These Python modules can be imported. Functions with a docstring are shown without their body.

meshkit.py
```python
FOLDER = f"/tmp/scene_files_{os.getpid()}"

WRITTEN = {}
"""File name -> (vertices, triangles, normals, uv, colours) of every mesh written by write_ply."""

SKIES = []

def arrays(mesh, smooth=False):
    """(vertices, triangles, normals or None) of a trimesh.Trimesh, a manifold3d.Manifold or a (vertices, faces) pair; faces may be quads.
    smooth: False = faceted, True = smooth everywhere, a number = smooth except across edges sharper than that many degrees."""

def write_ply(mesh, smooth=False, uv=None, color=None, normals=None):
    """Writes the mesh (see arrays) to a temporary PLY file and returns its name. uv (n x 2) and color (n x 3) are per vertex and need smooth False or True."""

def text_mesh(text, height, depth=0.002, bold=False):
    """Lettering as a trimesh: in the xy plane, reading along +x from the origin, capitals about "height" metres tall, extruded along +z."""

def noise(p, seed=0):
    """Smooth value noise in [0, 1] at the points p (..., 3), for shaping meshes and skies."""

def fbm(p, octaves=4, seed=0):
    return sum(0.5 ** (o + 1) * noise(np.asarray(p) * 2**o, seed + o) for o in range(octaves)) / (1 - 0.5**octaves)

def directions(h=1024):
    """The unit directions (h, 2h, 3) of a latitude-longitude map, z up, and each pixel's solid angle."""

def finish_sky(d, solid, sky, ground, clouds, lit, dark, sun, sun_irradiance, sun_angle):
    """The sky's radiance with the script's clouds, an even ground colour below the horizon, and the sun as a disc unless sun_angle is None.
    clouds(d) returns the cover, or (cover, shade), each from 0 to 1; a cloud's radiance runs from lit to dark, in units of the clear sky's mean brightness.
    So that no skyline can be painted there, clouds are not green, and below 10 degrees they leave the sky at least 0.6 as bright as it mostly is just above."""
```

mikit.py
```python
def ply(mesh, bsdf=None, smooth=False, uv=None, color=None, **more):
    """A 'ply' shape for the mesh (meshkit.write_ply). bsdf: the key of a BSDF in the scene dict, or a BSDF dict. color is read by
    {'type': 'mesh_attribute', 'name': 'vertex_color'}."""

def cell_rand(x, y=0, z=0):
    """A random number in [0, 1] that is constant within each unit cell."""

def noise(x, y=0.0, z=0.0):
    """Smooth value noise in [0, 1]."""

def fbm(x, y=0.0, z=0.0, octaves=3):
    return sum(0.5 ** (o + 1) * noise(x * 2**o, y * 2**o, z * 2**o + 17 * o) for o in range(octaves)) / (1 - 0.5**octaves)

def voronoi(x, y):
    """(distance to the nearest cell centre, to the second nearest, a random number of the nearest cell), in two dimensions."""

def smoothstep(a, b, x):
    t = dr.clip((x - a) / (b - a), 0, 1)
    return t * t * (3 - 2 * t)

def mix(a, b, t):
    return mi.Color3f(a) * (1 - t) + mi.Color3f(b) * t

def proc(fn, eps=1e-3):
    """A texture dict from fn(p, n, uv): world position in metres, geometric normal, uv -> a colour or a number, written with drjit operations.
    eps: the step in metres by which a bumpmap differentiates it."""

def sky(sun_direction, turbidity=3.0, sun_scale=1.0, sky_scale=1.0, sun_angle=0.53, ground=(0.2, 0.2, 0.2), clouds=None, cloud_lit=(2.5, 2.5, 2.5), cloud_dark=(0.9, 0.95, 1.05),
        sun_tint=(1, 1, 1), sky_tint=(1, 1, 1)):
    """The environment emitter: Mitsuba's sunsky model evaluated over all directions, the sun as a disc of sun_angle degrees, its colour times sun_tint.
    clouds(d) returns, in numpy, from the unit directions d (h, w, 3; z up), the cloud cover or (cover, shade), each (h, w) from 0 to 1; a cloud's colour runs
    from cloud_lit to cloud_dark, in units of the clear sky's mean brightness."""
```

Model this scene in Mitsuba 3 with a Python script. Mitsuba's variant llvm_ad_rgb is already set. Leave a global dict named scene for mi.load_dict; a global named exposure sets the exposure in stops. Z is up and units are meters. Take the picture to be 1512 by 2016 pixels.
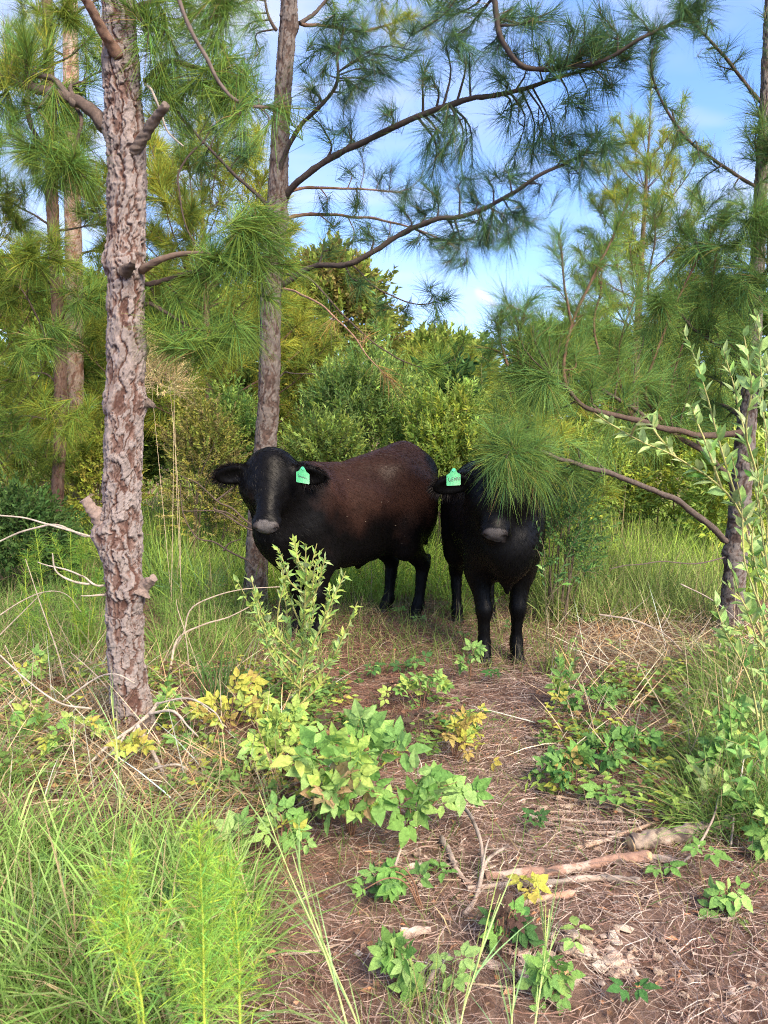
import math, random
import numpy as np
import drjit as dr
import mitsuba as mi
import mikit, meshkit
from mikit import ply, proc, mix, smoothstep

T = mi.ScalarTransform4f
scene, labels = {}, {}

# ------------------------------------------------------------------ camera, sky, exposure
FPX, CX, CY, EYE = 1516.0, 756.0, 1008.0, np.array([0.0, 0.0, 1.5])
PITCH = math.atan((1008 - 830) / FPX)
FW = np.array([0, math.cos(PITCH), -math.sin(PITCH)])
DN = np.array([0, -math.sin(PITCH), -math.cos(PITCH)])
RT = np.array([1.0, 0, 0])
scene['camera'] = {'type': 'thinlens', 'fov': 2 * math.degrees(math.atan(CX / FPX)), 'fov_axis': 'x',
                   'aperture_radius': 0.0019, 'focus_distance': 4.6, 'near_clip': 0.05, 'far_clip': 400.0,
                   'to_world': T().look_at(origin=EYE.tolist(), target=(EYE + FW).tolist(), up=[0, 0, 1])}
exposure = 3.4


def clouds(d):
    z = np.maximum(d[..., 2:], 0.02)
    p = np.concatenate([d[..., :2] / (z + 0.25) * 2.2, z * 3.0], -1)
    a = meshkit.fbm(p + 3.1, 5, 5)
    b = meshkit.fbm(p * np.array([1.0, 2.6, 1.0]) * 1.6 + 11.0, 4, 9)
    cov = np.clip((a - 0.40) * 3.4, 0, 1) * 0.72 + np.clip((b - 0.55) * 2.0, 0, 0.35)
    # the small bright cloud low in the gap between the pines
    c0 = RT * (958 - CX) / FPX + DN * (588 - CY) / FPX + FW
    c0 /= np.linalg.norm(c0)
    ax = RT * 0.80 + DN * 0.6
    ax -= c0 * (ax @ c0)
    ax /= np.linalg.norm(ax)
    ay = np.cross(c0, ax)
    q = d - c0
    n = meshkit.fbm(d * 60.0, 4, 3) - 0.5
    r = ((q @ ax) / 0.020) ** 2 + ((q @ ay) / 0.0075) ** 2 + n * 1.6
    cov = np.maximum(cov * 0.9 * (0.35 + 0.65 * np.clip(d[..., 2:][..., 0] / 0.42, 0, 1)), np.where(d @ c0 > 0.9, np.clip(1.3 - r, 0, 1), 0))
    return np.clip(cov, 0, 0.95), np.clip(0.75 - a, 0, 1)


scene['sky'] = mikit.sky((0.45, -0.66, 0.66), turbidity=3.0, sun_scale=0.68, sun_angle=34.0, clouds=clouds,
                         cloud_lit=(1.45, 1.48, 1.7), cloud_dark=(0.95, 1.05, 1.4), sky_tint=(0.72, 0.78, 1.0), sun_tint=(0.93, 0.97, 1.02), sky_scale=1.0)

# ------------------------------------------------------------------ materials
VC = {'type': 'mesh_attribute', 'name': 'vertex_color'}


def unpack(uv):
    """A blade's, leaf's or twig's one colour, stored in its uv: whole part of u red, rest of u green, v blue."""
    r = dr.floor(uv.x)
    return mi.Color3f(r / 255.0, uv.x - r, uv.y)


def leaf_color(p, n, uv):
    return unpack(uv) * mi.Color3f(0.99, 1.0, 1.02) * (0.84 + 0.32 * mikit.noise(p.x * 55, p.y * 55, p.z * 55))


def wood_color(p, n, uv):
    return unpack(uv) * (0.55 + 0.9 * mikit.fbm(p.x * 70, p.y * 70, p.z * 45, 3))


def needle_color(p, n, uv):
    return unpack(uv)


scene['leaf'] = {'type': 'principledthin', 'base_color': proc(leaf_color), 'roughness': 0.5, 'diff_trans': 0.6, 'spec_trans': 0.0, 'eta': 1.35}
scene['needle'] = {'type': 'principledthin', 'base_color': proc(needle_color), 'roughness': 0.55, 'diff_trans': 0.5, 'spec_trans': 0.0, 'eta': 1.35}
scene['wood'] = {'type': 'twosided', 'bsdf': {'type': 'principled', 'base_color': proc(wood_color), 'roughness': 0.9, 'specular': 0.25}}
scene['bark'] = {'type': 'twosided', 'bsdf': {'type': 'principled', 'base_color': VC, 'roughness': 0.9, 'specular': 0.25}}
scene['coat'] = {'type': 'twosided', 'bsdf': {'type': 'principled', 'base_color': VC, 'roughness': 0.46, 'specular': 0.13}}
scene['hair'] = {'type': 'twosided', 'bsdf': {'type': 'principled', 'base_color': proc(needle_color), 'roughness': 0.45, 'specular': 0.15}}
scene['gloss'] = {'type': 'twosided', 'bsdf': {'type': 'principled', 'base_color': proc(needle_color), 'roughness': 0.12, 'specular': 0.5}}
scene['plastic'] = {'type': 'twosided', 'bsdf': {'type': 'principled', 'base_color': proc(needle_color), 'roughness': 0.4, 'specular': 0.5}}


def soil(p, n, uv):
    a = mikit.fbm(p.x * 1.7 + 5, p.y * 1.7, 0.0, 4)
    b = mikit.fbm(p.x * 23, p.y * 23 + 9, 2.0, 3)
    c = mi.Color3f(mix((0.105, 0.062, 0.047), (0.19, 0.125, 0.097), smoothstep(0.3, 0.7, b)))
    return mix(c, mi.Color3f(0.20, 0.14, 0.105), smoothstep(0.55, 0.75, a) * 0.6)


scene['soil'] = {'type': 'principled', 'base_color': proc(soil), 'roughness': 0.95, 'specular': 0.15}


# ------------------------------------------------------------------ placing
def hgt(x, y):
    p = np.stack(np.broadcast_arrays(np.asarray(x, float), np.asarray(y, float), 0.0), -1)
    return (meshkit.fbm(p * 0.9 + 20, 3, 2) - 0.5) * 0.10 + (meshkit.noise(p * 4.0 + 7, 4) - 0.5) * 0.022


def ray(px, py):
    return RT * (px - CX) / FPX + DN * (py - CY) / FPX + FW


def at(px, py, d):
    """The point of the place at distance d ahead (along y) that the photograph shows at this pixel."""
    r = ray(px, py)
    return EYE + r * (d / r[1])


def gr(px, py):
    """The ground point at this pixel."""
    r = ray(px, py)
    z = 0.0
    for _ in range(4):
        q = EYE + r * ((z - EYE[2]) / r[2])
        z = float(hgt(q[0], q[1]))
    return np.array([q[0], q[1], z])


def onground(x, y):
    return np.array([x, y, float(hgt(x, y))])


def unit(v):
    v = np.asarray(v, float)
    return v / np.maximum(np.linalg.norm(v, axis=-1, keepdims=True), 1e-12)


# ------------------------------------------------------------------ entries
counts = {}


def numbered(name):
    k = counts.get(name, 0)
    counts[name] = k + 1
    return name if k == 0 else f'{name}_{k:03d}'


def thing(name, label, cat, group=None, kind=None):
    key = numbered(name)
    labels[key] = {'label': label, 'category': cat}
    if group:
        labels[key]['group'] = group
    if kind:
        labels[key]['kind'] = kind
    return key


class Soup:
    def __init__(self):
        self.v, self.f, self.c, self.n = [], [], [], 0

    def add(self, v, f, c):
        v, f = np.asarray(v, float).reshape(-1, 3), np.asarray(f, int)
        if f.shape[1] == 4:
            f = np.vstack([f[:, [0, 1, 2]], f[:, [0, 2, 3]]])
        c = np.broadcast_to(np.asarray(c, float), (len(v), 3))
        self.v.append(v), self.f.append(f + self.n), self.c.append(c)
        self.n += len(v)
        return self

    def join(self, o):
        for v, f, c in zip(o.v, o.f, o.c):
            self.v.append(v), self.c.append(c)
        off = self.n
        self.f += [f + off for f in o.f]
        self.n += o.n
        return self

    def get(self):
        return np.vstack(self.v), np.vstack(self.f), np.vstack(self.c)

    def tris(self):
        return sum(len(f) for f in self.f)


TRIS = {}


def shape(v, f, c, bsdf, smooth):
    c = np.clip(c, 0.002, 0.95)
    if bsdf in ('bark', 'coat'):
        return ply((v, f), bsdf, smooth, color=c)
    uv = np.stack([np.round(c[:, 0] * 255) + np.clip(c[:, 1], 0.004, 0.97), c[:, 2]], 1)
    return ply((v, f), bsdf, smooth, uv=uv)


def put(key, soup, bsdf, smooth=True, kind=None, label=None, **more):
    """One entry of the scene."""
    v, f, c = soup.get() if isinstance(soup, Soup) else soup
    scene[key] = shape(v, f, c, bsdf, smooth)
    TRIS[key.split('__')[0].rstrip('0123456789').rstrip('_')] = TRIS.get(key.split('__')[0].rstrip('0123456789').rstrip('_'), 0) + len(f)
    if kind or label:
        labels.setdefault(key, {})
        if kind:
            labels[key]['kind'] = kind
        if label:
            labels[key]['label'] = label
    return key


def part(parent, name, soup, bsdf, smooth=True, kind=None, label=None, **more):
    return put(numbered(parent + '__' + name), soup, bsdf, smooth, kind, label, **more)


# ------------------------------------------------------------------ curves, tubes, blades
def spline(pts, n):
    """Catmull-Rom through the points (any columns), n samples."""
    p = np.asarray(pts, float)
    if len(p) == 2:
        t = np.linspace(0, 1, n)[:, None]
        return p[0] * (1 - t) + p[1] * t
    p = np.vstack([2 * p[0] - p[1], p, 2 * p[-1] - p[-2]])
    s = np.linspace(0, len(p) - 3, n)
    i = np.minimum(s.astype(int), len(p) - 4)
    t = (s - i)[:, None]
    a, b, c, d = p[i], p[i + 1], p[i + 2], p[i + 3]
    return 0.5 * (2 * b + (c - a) * t + (2 * a - 5 * b + 4 * c - d) * t ** 2 + (3 * b - a - 3 * c + d) * t ** 3)


def frames(p):
    t = unit(np.gradient(p, axis=0))
    ref = np.array([0.31, 0.2, 0.93]) if abs(t[0] @ np.array([0.31, 0.2, 0.93])) < 0.9 else np.array([0.9, 0.3, 0.1])
    a = np.zeros_like(p)
    cur = unit(np.cross(t[0], ref))
    for i in range(len(p)):
        cur = unit(cur - t[i] * (cur @ t[i]))
        a[i] = cur
    return t, a, np.cross(t, a)


def tube(pts, radii, sides=6, color=(0.2, 0.15, 0.12), rough=0.0, seed=0, cap=True):
    p = np.asarray(pts, float)
    r = np.broadcast_to(np.asarray(radii, float), (len(p),))
    t, a, b = frames(p)
    ang = np.arange(sides) * 2 * np.pi / sides
    rr = r[:, None] * np.ones(sides)
    if rough:
        q = np.stack([p[:, None, 0] * 1 + np.cos(ang) * 0.03, p[:, None, 1] + np.sin(ang) * 0.03, p[:, None, 2] + 0 * ang], -1)
        rr = rr * (1 + rough * (meshkit.fbm(q * 45, 2, seed) - 0.5) * 2)
    v = p[:, None] + rr[..., None] * (np.cos(ang)[None, :, None] * a[:, None] + np.sin(ang)[None, :, None] * b[:, None])
    i, j = np.meshgrid(np.arange(len(p) - 1), np.arange(sides), indexing='ij')
    f = np.stack([i * sides + j, i * sides + (j + 1) % sides, (i + 1) * sides + (j + 1) % sides, (i + 1) * sides + j], -1).reshape(-1, 4)
    f = np.vstack([f[:, [0, 1, 2]], f[:, [0, 2, 3]]])
    v = v.reshape(-1, 3)
    if cap:
        n = len(v)
        v = np.vstack([v, p[:1], p[-1:]])
        k = np.arange(sides)
        last = (len(p) - 1) * sides
        f = np.vstack([f, np.stack([k * 0 + n, (k + 1) % sides, k], 1), np.stack([k * 0 + n + 1, last + k, last + (k + 1) % sides], 1)])
    return v, f, np.tile(np.asarray(color, float), (len(v), 1))


def blades(base, dirs, length, width, bend, color, rng, segs=3, taper=1.0, fold=0.0, wavy=0.0):
    """Grass blades or needles: ribbons from base along dirs, drooping by bend; all vectors of N rows."""
    base, d = np.asarray(base, float), unit(dirs)
    n = len(base)
    L, W, B = (np.broadcast_to(np.asarray(x, float), (n,)) for x in (length, width, bend))
    side = unit(np.cross(d, rng.normal(size=(n, 3))))
    t = np.linspace(0, 1, segs + 1)
    down = np.array([0, 0, -1.0])
    pts = base[:, None] + d[:, None] * (L[:, None] * t)[..., None] + down * (B * L)[:, None, None] * (t ** 2)[None, :, None]
    if wavy:
        pts = pts + (side[:, None] * (np.sin(t * 5)[None, :] * wavy * L[:, None])[..., None])
    w = (1 - taper * t ** 1.5)
    w[0] *= 0.8
    hw = (W[:, None] * w * 0.5)[..., None] * side[:, None]
    l, r = pts - hw, pts + hw
    # last row collapses to one tip vertex
    v = np.concatenate([np.stack([l[:, :-1], r[:, :-1]], 2).reshape(n, 2 * segs, 3), pts[:, -1:]], 1)
    f = []
    for k in range(segs - 1):
        a = 2 * k
        f += [[a, a + 1, a + 3], [a, a + 3, a + 2]]
    f.append([2 * segs - 2, 2 * segs - 1, 2 * segs])
    f = (np.arange(n)[:, None, None] * (2 * segs + 1) + np.array(f)[None]).reshape(-1, 3)
    c = np.repeat(np.broadcast_to(np.asarray(color, float), (n, 3))[:, None], 2 * segs + 1, 1).reshape(-1, 3)
    return v.reshape(-1, 3), f, c


def hue(color, n, rng, amount=0.25, warm=0.0):
    """n variants of a colour."""
    c = np.asarray(color, float) * np.exp(rng.normal(0, amount, (n, 1)))
    w = rng.normal(0, 0.12 + warm, (n, 1))
    return np.clip(c * np.concatenate([1 + w, 1 + 0 * w, 1 - w], 1), 0.004, 0.9)


# ------------------------------------------------------------------ bark
def voro(x, y, wrapx, seed):
    """Nearest and second nearest distance and the nearest cell's two random numbers; x wraps after wrapx cells."""
    ix, iy = np.floor(x).astype(int), np.floor(y).astype(int)
    f1, f2 = np.full(x.shape, 9.0), np.full(x.shape, 9.0)
    r1, r2 = np.zeros(x.shape), np.zeros(x.shape)

    def rnd(a, b, k):
        h = ((a % wrapx) * 374761393 + b * 668265263 + (k + seed * 13) * 2147483647) & 0xFFFFFFFF
        h = ((h ^ (h >> 13)) * 1274126177) & 0xFFFFFFFF
        return ((h ^ (h >> 16)) & 0xFFFFFF) / 16777215.0
    for a in (-1, 0, 1):
        for b in (-1, 0, 1):
            cx, cy = ix + a, iy + b
            d = np.maximum(np.abs(cx + rnd(cx, cy, 1) - x), 0) ** 2 + (cy + rnd(cx, cy, 2) - y) ** 2
            d = np.sqrt(d)
            near = d < f1
            f2 = np.where(near, f1, np.minimum(f2, d))
            r1 = np.where(near, rnd(cx, cy, 3), r1)
            r2 = np.where(near, rnd(cx, cy, 4), r2)
            f1 = np.minimum(f1, d)
    return f1, f2, r1, r2


def trunk_mesh(pts, radii, nu, nv, seed, depth=0.012, cell=(0.030, 0.062), bumps=(), outer=((0.205, 0.165, 0.155), (0.258, 0.222, 0.212)), inner=(0.130, 0.083, 0.070), crack=(0.065, 0.034, 0.027), flare=0.0):
    """A pine trunk: rings up a path, the bark in proud flaky plates between cracks. bumps: (height fraction, angle, size, height)."""
    P = spline(np.column_stack([pts, radii]), nv)
    c, R = P[:, :3], P[:, 3]
    s = np.concatenate([[0], np.cumsum(np.linalg.norm(np.diff(c, axis=0), axis=1))])
    th = np.arange(nu) * 2 * np.pi / nu
    Rm = float(np.mean(R))
    S, TH = np.meshgrid(s, th, indexing='ij')
    ncx = max(4, int(round(2 * np.pi * Rm / cell[0])))
    q = np.stack([np.cos(TH) * Rm, np.sin(TH) * Rm, S], -1)
    w1 = (meshkit.fbm(q * 7 + seed, 3, seed) - 0.5)
    w2 = (meshkit.fbm(q * 26 + 9 + seed, 3, seed + 1) - 0.5)
    w3 = (meshkit.fbm(q * 70 + 3, 2, seed + 5) - 0.5)
    x = TH / (2 * np.pi) * ncx + w1 * 1.1 + w2 * 0.75 + w3 * 0.35
    y = S / cell[1] + (meshkit.fbm(q * 16 + 31, 3, seed + 2) - 0.5) * 1.1 + w3 * 0.3
    f1, f2, r1, r2 = voro(x, y, ncx, seed)
    g1, g2, k1, k2 = voro(x * 2 + 0.37 + w2 * 0.4, y * 1.9 + w3 * 0.6, ncx * 2, seed + 7)
    edge = f2 - f1
    # long wandering cracks
    xl = TH / (2 * np.pi) * max(3, int(ncx * 0.55)) + w1 * 2.0 + w2 * 0.6 + w3 * 0.25
    fr = np.abs(xl - np.round(xl)) + 0.22 * (meshkit.fbm(q * np.array([9, 9, 5.0]) + 77, 2, seed) - 0.40)
    longc = np.clip((fr - 0.02) / 0.10, 0, 1)
    # the plates come off in thin layers with ragged edges
    kx = 0.036 / cell[0]
    hh = 0.50 * meshkit.fbm(q * np.array([34, 34, 12.0]) * kx + seed * 3, 5, seed + 11) + 0.42 * r1 + 0.18 * k1 + 0.12 * w3
    hh = hh - 0.50 * (1 - longc) - 0.30 * np.clip(1 - edge / 0.10, 0, 1) * (0.35 + 0.65 * (w1 > -0.03))
    st = np.clip((hh - 0.12) / 0.62, 0, 1.2) * 4
    fl_, fr_ = np.floor(st), st - np.floor(st)
    layer = fl_ + np.clip((fr_ - 0.72) / 0.28, 0, 1) ** 2
    disp = depth * (layer / 4 - 0.55) + depth * 0.16 * w3 * 2
    big = 1 + 0.035 * (meshkit.fbm(q * 3 + 50, 2, seed + 3) - 0.5) * 2
    zf = s / s[-1]
    fl = 1 + flare * np.exp(-s / 0.12)[:, None] * (1 + 0.35 * np.cos(3 * TH + seed) + 0.2 * np.cos(5 * TH + 2))
    rad = R[:, None] * big * fl + disp
    knot = np.zeros_like(rad)
    for (hf, an, size, high) in bumps:
        dth = (TH - an + np.pi) % (2 * np.pi) - np.pi
        e = np.exp(-((dth * Rm) ** 2 + (S - hf * s[-1]) ** 2) / size ** 2)
        rad += high * e
        knot = np.maximum(knot, e)
    v = c[:, None] + np.stack([np.cos(TH) * rad, np.sin(TH) * rad, 0 * rad], -1)
    o1, o2 = np.array(outer[0]), np.array(outer[1])
    col = o1 + (o2 - o1) * (0.55 * r2 + 0.45 * k2)[..., None]
    col = col * (0.92 + 0.5 * w2 + 0.55 * w3)[..., None]
    inn = np.array(inner) * (1.05 + 0.9 * w2 + 0.5 * (k2 - 0.5) + 0.7 * w3)[..., None]
    crk = np.array(crack) * (1 + 1.2 * (w3 + 0.2))[..., None]
    a1 = np.clip((layer - 0.55) / 0.5, 0, 1)[..., None]
    a2 = np.clip((layer - 1.55 + 0.6 * (k1[...] - 0.5)) / 0.45, 0, 1)[..., None]
    col = (crk * (1 - a1) + inn * a1) * (1 - a2) + col * a2
    i, j = np.meshgrid(np.arange(nv - 1), np.arange(nu), indexing='ij')
    f = np.stack([i * nu + j, i * nu + (j + 1) % nu, (i + 1) * nu + (j + 1) % nu, (i + 1) * nu + j], -1).reshape(-1, 4)
    return v.reshape(-1, 3), f, col.reshape(-1, 3)


# ------------------------------------------------------------------ the ground
def ground_mesh():
    xs = np.concatenate([-np.geomspace(120, 6, 14)[:-1], np.linspace(-6, 6, 361), np.geomspace(6, 120, 14)[1:]])
    ys = np.concatenate([-np.geomspace(60, 1, 9)[:-1], np.linspace(-1, 10, 331), np.geomspace(10, 200, 20)[1:]])
    X, Y = np.meshgrid(xs, ys, indexing='ij')
    Z = hgt(X, Y)
    i, j = np.meshgrid(np.arange(len(xs) - 1), np.arange(len(ys) - 1), indexing='ij')
    k = len(ys)
    f = np.stack([i * k + j, (i + 1) * k + j, (i + 1) * k + j + 1, i * k + j + 1], -1).reshape(-1, 4)
    return np.stack([X, Y, Z], -1).reshape(-1, 3), np.vstack([f[:, [0, 1, 2]], f[:, [0, 2, 3]]])


scene['ground'] = ply(ground_mesh(), 'soil', True)
labels['ground'] = {'label': 'reddish brown soil under the pine litter', 'kind': 'structure'}


# ------------------------------------------------------------------ implicit surfaces for the animals
def smin(a, b, k):
    h = np.maximum(k - np.abs(a - b), 0) / k
    return np.minimum(a, b) - h * h * k * 0.25


def cone(p, a, b, ra, rb):
    a, b = np.asarray(a, np.float32), np.asarray(b, np.float32)
    ab = b - a
    t = np.clip(((p - a) @ ab) / (ab @ ab), 0, 1)
    return np.linalg.norm(p - a - t[:, None] * ab, axis=1) - (ra + (rb - ra) * t)


def ell(p, c, r, M=None):
    q = p - np.asarray(c, np.float32)
    if M is not None:
        q = q @ np.asarray(M, np.float32).T
    r = np.asarray(r, np.float32)
    k0 = np.linalg.norm(q / r, axis=1)
    k1 = np.linalg.norm(q / (r * r), axis=1)
    return k0 * (k0 - 1) / np.maximum(k1, 1e-6)


def surface(f, lo, hi, h):
    """Surface nets of f = 0, evaluated finely only near the surface."""
    K = 4
    n = np.ceil((np.array(hi) - lo) / (h * K)).astype(int)
    cs = [lo[a] + (np.arange(n[a]) + 0.5) * h * K for a in range(3)]
    G = np.stack(np.meshgrid(*cs, indexing='ij'), -1).reshape(-1, 3).astype(np.float32)
    d = f(G).reshape(n)
    near = np.abs(d) < h * K * 1.35
    fine = np.repeat(np.repeat(np.repeat(np.where(d < 0, -1.0, 1.0).astype(np.float32), K, 0), K, 1), K, 2)
    bi = np.argwhere(near)
    o = np.stack(np.meshgrid(*[np.arange(K)] * 3, indexing='ij'), -1).reshape(-1, 3)
    ii = (bi[:, None] * K + o[None]).reshape(-1, 3)
    fine[ii[:, 0], ii[:, 1], ii[:, 2]] = f((np.asarray(lo) + (ii + 0.5) * h).astype(np.float32))
    s = fine < 0
    c = [s[a:s.shape[0] - 1 + a, b:s.shape[1] - 1 + b, e:s.shape[2] - 1 + e] for a in (0, 1) for b in (0, 1) for e in (0, 1)]
    tot = sum(x.astype(np.int8) for x in c)
    act = np.argwhere((tot > 0) & (tot < 8))
    off = np.array([(a, b, e) for a in (0, 1) for b in (0, 1) for e in (0, 1)])
    val = np.stack([fine[act[:, 0] + a, act[:, 1] + b, act[:, 2] + e] for a, b, e in off], 1)
    acc, cnt = np.zeros((len(act), 3)), np.zeros(len(act))
    for i in range(8):
        for j in range(i + 1, 8):
            if np.abs(off[i] - off[j]).sum() == 1:
                m = (val[:, i] < 0) != (val[:, j] < 0)
                t = np.where(m, val[:, i] / np.where(m, val[:, i] - val[:, j], 1), 0)
                acc += np.where(m[:, None], off[i] + (off[j] - off[i]) * t[:, None], 0)
                cnt += m
    v = np.asarray(lo) + (act + acc / cnt[:, None] + 0.5) * h
    idx = -np.ones(np.array(s.shape) - 1, int)
    idx[act[:, 0], act[:, 1], act[:, 2]] = np.arange(len(act))
    F = []
    for ax in range(3):
        e = np.eye(3, dtype=int)[ax]
        b, g = [np.eye(3, dtype=int)[k] for k in ((ax + 1) % 3, (ax + 2) % 3)]
        sl = [slice(1, s.shape[k] - 1) for k in range(3)]
        sl2 = list(sl)
        sl[ax], sl2[ax] = slice(0, s.shape[ax] - 1), slice(1, s.shape[ax])
        s0, s1 = s[tuple(sl)], s[tuple(sl2)]
        w = np.argwhere(s0 != s1)
        inside = s0[w[:, 0], w[:, 1], w[:, 2]]
        w = w + 1
        w[:, ax] -= 1
        q = np.stack([idx[tuple((w - b - g).T)], idx[tuple((w - g).T)], idx[tuple(w.T)], idx[tuple((w - b).T)]], 1)
        q[~inside] = q[~inside][:, ::-1]
        F.append(q[(q >= 0).all(1)])
    q = np.vstack(F)
    return v, np.vstack([q[:, [0, 1, 2]], q[:, [0, 2, 3]]])


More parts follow.
